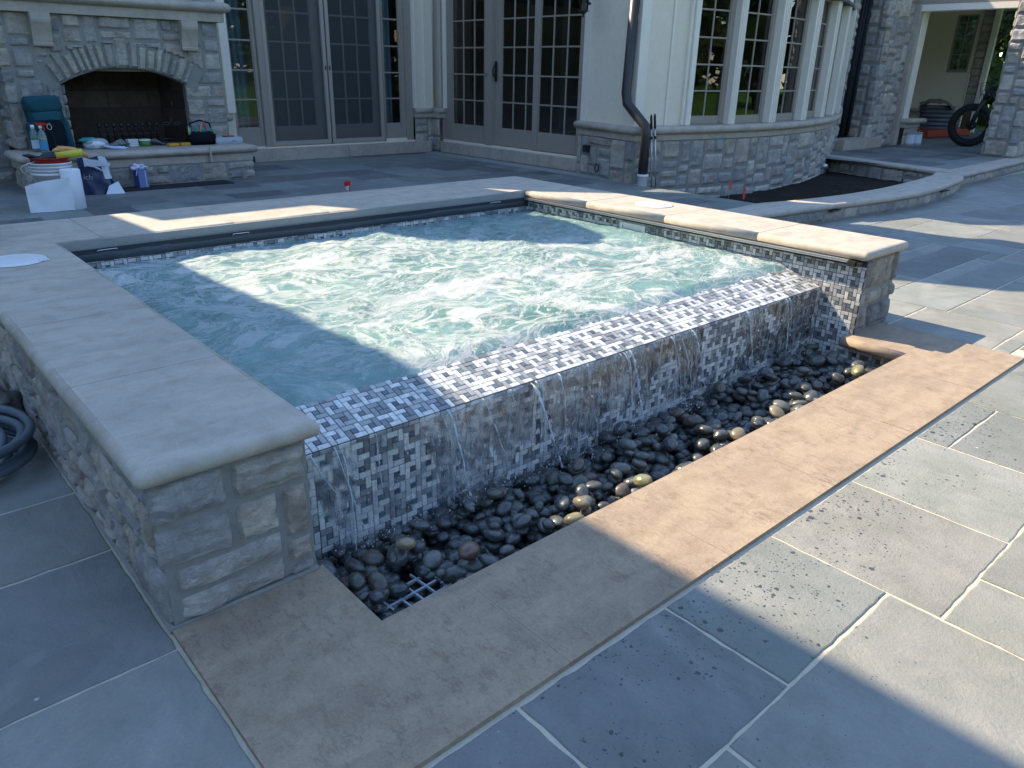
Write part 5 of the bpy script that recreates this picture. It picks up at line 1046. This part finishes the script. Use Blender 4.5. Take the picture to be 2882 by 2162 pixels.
# local: x = forwards, y = sideways, z up
wh=MB(); Mw=lambda x:Matrix.Translation((x,0,.345))@Matrix.Rotation(R(90),4,'X')
def wheel(x):
    w_=MB(); w_.lathe([(.245,-.035),(.29,-.06),(.335,-.045),(.350,0),(.335,.045),(.29,.06),(.245,.035),(.245,-.035)],40,(1,1,1),Mw(x)); o=w_.build('tyre',M['rubber'],bi)
    s=MB(); s.lathe([(.225,-.022),(.25,-.022),(.25,.022),(.225,.022),(.225,-.022)],40,(1,1,1),Mw(x)); s.lathe([(0,-.045),(.025,-.045),(.025,.045),(0,.045)],14,(1,1,1),Mw(x)); s.lathe([(.03,.03),(.08,.03),(.08,.034),(.03,.034)],20,(1,1,1),Mw(x))
    for k in range(16): a=2*PI*k/16; s.tube([(x,0.02*(-1)**k,.345),(x+.285*math.cos(a),0,.345+.285*math.sin(a))],.0025,4)
    s.build('spoked_rim',M['dark'],o)
wheel(0); wheel(-1.1)
f_=MB(); 
for y in (-.075,.075): f_.tube([(0,y,.345),(-.10,y,.74)],.028,8)
f_.lathe([(.36,-.05),(.375,0),(.36,.05)],30,(1,1,1),Mw(0)) if False else None
f_.tube([(-.10,-.08,.74),(-.10,.08,.74)],.022,8); f_.tube([(-.10,0,.74),(-.17,0,1.0)],.026,8); f_.tube([(-.15,0,.93),(-.5,0,.45)],.028,8); f_.tube([(-.16,0,.97),(-.62,0,.72)],.022,8); f_.tube([(-.62,0,.78),(-.5,0,.40)],.02,8); f_.tube([(-.5,.03,.42),(-1.1,.05,.345)],.014,8); f_.tube([(-.5,-.03,.42),(-1.1,-.05,.345)],.014,8); f_.tube([(-.6,0,.74),(-1.1,0.05,.345)],.012,8)
f_.build('frame_and_fork',M['dark'],bi)
h=MB(); h.tube([(-.28,-.33,1.08),(-.18,-.10,1.07),(-.17,0,1.05),(-.18,.10,1.07),(-.28,.33,1.08)],.014,8); h.tube([(-.17,0,1.0),(-.17,0,1.06)],.02,8); h.tube([(-.2,.2,1.06),(-.02,.12,1.0),(-.05,.05,.75)],.004,5); h.tube([(-.2,-.2,1.06),(0,-.10,.95),(-.06,-.05,.74)],.004,5); h.build('handlebar',M['dark'],bi)
s=MB(); s.bbox(-.78,-.52,-.07,.07,.93,.985,.02); s.tube([(-.63,0,.76),(-.65,0,.94)],.014,8); s.build('saddle',M['dark'],bi)
s=MB(); s.lathe([(0,-.02),(.035,-.02),(.042,.02),(0,.02)],14,(1,1,1),Matrix.Translation((-.07,0,.86))@Matrix.Rotation(R(90),4,'Y')); s.build('headlight',M['alu'],bi)
m=MB(); m.bbox(-.10,.10,-.07,.07,0,.02,.004,(.6,.62,.62)); 
# white pail & maroon box at far right edge
m=MB(); m.lathe([(0,0),(.10,0),(.125,.27),(.13,.275),(.12,.275),(0,.02)],24); nat('bucket',[('bucket',m,M['white'])],'white bucket standing right behind the stone porch pillar at the picture edge','bucket',(13.55,2.37,H1))
m=MB(); m.bbox(-.12,.12,-.25,.2,.0,.62,.02,(.09,.03,.035)); m.bbox(-.125,.125,-.26,.21,.62,.66,.01,(.07,.02,.025)); nat('storage_box',[('storage_box',m,M['attr'])],'dark maroon upright box behind the pillar at the right picture edge','box',(13.9,2.20,H1+.2))
# wooden stair/handrails beyond the porch
st=empty('garden_stair','dark garden stair rising beyond the porch opening','stair',loc=(19.6,4.3,0))
m=MB()
for k in range(8): m.box(0,.9,-.35+.16*k*0,.0,.12+.16*k,.16+.16*k,(1,1,1),Matrix.Translation((0,.55-.2*k,0)))
m.build('tread',M['dark'],st); m=MB()
for q in (0,.12,.24): m.tube([(0,.5,.7+q*1.5),(0,-1.2,2.1+q*1.5)],.02,6)
for k in range(5): m.tube([(0,.4-.35*k,.1),(0,.4-.35*k,1.0+.28*k)],.02,6)
m.build('handrail',M['dark'],st)
# ---------------------------------------------------------------- TREES
def tree_meshes(seed,H_,Rr,n=5200,lf=.13):
    rn=random.Random(seed); tr=MB(); tr.tube([(0,0,-.2),(.05,.05,H_*.25),(-.05,.1,H_*.55),(.1,0,H_*.85)],[.26,.2,.13,.03],8)
    cl=[]
    for k in range(26):
        a=rn.uniform(0,2*PI); z=H_*rn.uniform(.22,.97); r=Rr*math.sin(PI*min(1,max(.1,(z/H_-.12)/.95)))**.6*rn.uniform(.35,.95); c=Vector((r*math.cos(a),r*math.sin(a),z)); cl.append((c,rn.uniform(.5,1.05)*Rr*.42)); tr.tube([(0,0,z*.6),tuple(c*.5+Vector((0,0,z*.38))),tuple(c)],[.07,.045,.012],5)
    lm=MB()
    for _ in range(n):
        c,r=rn.choice(cl); d=Vector((rn.gauss(0,1),rn.gauss(0,1),rn.gauss(0,.8))).normalized()*r*rn.uniform(.55,1.05); p=c+d; s=lf*rn.uniform(.6,1.3); q=Vector((rn.gauss(0,1),rn.gauss(0,1),rn.gauss(0,1))).normalized(); e=q.orthogonal().normalized()*s; f_=q.cross(e); k=rn.uniform(.6,1.6); c_=(k,k*rn.uniform(.92,1.08),k*.9); lm.add([p-e,p-f_*.5,p+e,p+f_*.5],[(0,1,2,3)],c_)
    return tr,lm
spots=[(-10,-30,1.15),(-2.5,-33,1.2),(6,-30.5,1.1),(14.5,-33,1.25),(22,-29.5,1.0),(29,-33.5,1.2),(37,-29,1.1),(46,-33,1.25),(55,-27,1.1),(-13,-4,1.0),(-12,3,1.15),(-14.5,9,1.2),(22.5,6.3,.62),(24.5,3.6,.7),(26,9,.9)]
descr=['broad leafy tree on the lawn behind the photographer, far left of the row','tall leafy tree second in the row across the lawn','leafy tree third in the row across the lawn','tallest leafy tree in the middle of the row across the lawn','leafy tree just right of the middle of the row across the lawn','tall leafy tree opposite the bay window across the lawn','leafy tree in the right half of the row across the lawn','large leafy tree near the right end of the row across the lawn','leafy tree at the right end of the row across the lawn','leafy tree left of the patio, nearest the spa','leafy tree left of the patio, between its neighbours','leafy tree left of the house, farthest back','small bushy tree seen through the porch, left of the stair','small bushy tree seen through the porch, behind the stair','bushy tree farthest behind the porch']
protos=[]
for s_,h_,r_2 in ((1,8.5,3.0),(2,9.5,2.7)):
    tr,lm=tree_meshes(s_,h_,r_2); e=empty('tree','tree','tree',loc=(0,0,0)); tr.build('trunk',M['bark'],e); lm.build('crown',M['leaf'],e); protos.append(e)
for k,((x,y,s_),dsc) in enumerate(zip(spots,descr)):
    e=protos[k] if k<2 else copy_tree(protos[k%2]); e.location=(x,y,-.1); e.scale=(s_,)*3; e.rotation_euler=(0,0,k*1.3); tag(e,dsc,'tree','trees around the garden')

wm=MB(); rw2=random.Random(8)
def woods(x0,y0,x1,y1,h,n,depth=3.):
    for _ in range(n):
        u=rw2.random(); z=h*(rw2.random()**.8)*(.8+.35*nz(u*9,x0)); d=rw2.uniform(-depth,depth); x=x0+(x1-x0)*u; y=y0+(y1-y0)*u; L_=math.hypot(x1-x0,y1-y0); x+=-(y1-y0)/L_*d; y+=(x1-x0)/L_*d
        s=rw2.uniform(.3,.75); q=Vector((rw2.gauss(0,1),rw2.gauss(0,1),rw2.gauss(0,1))).normalized(); e=q.orthogonal().normalized()*s; f_=q.cross(e); P_=Vector((x,y,z)); k=rw2.uniform(.5,1.5); wm.add([P_-e,P_-f_*.6,P_+e,P_+f_*.6],[(0,1,2,3)],(k,k,k*.9))
woods(-45,-42,95,-42,15,30000); woods(-22,-30,-22,35,11,6000); woods(30,-14,30,30,10,5200); woods(24,9,34,14,8,1500)
tag(wm.build('distant_woods',M['leaf']),'dark line of far trees closing the garden','woods',kind='stuff')
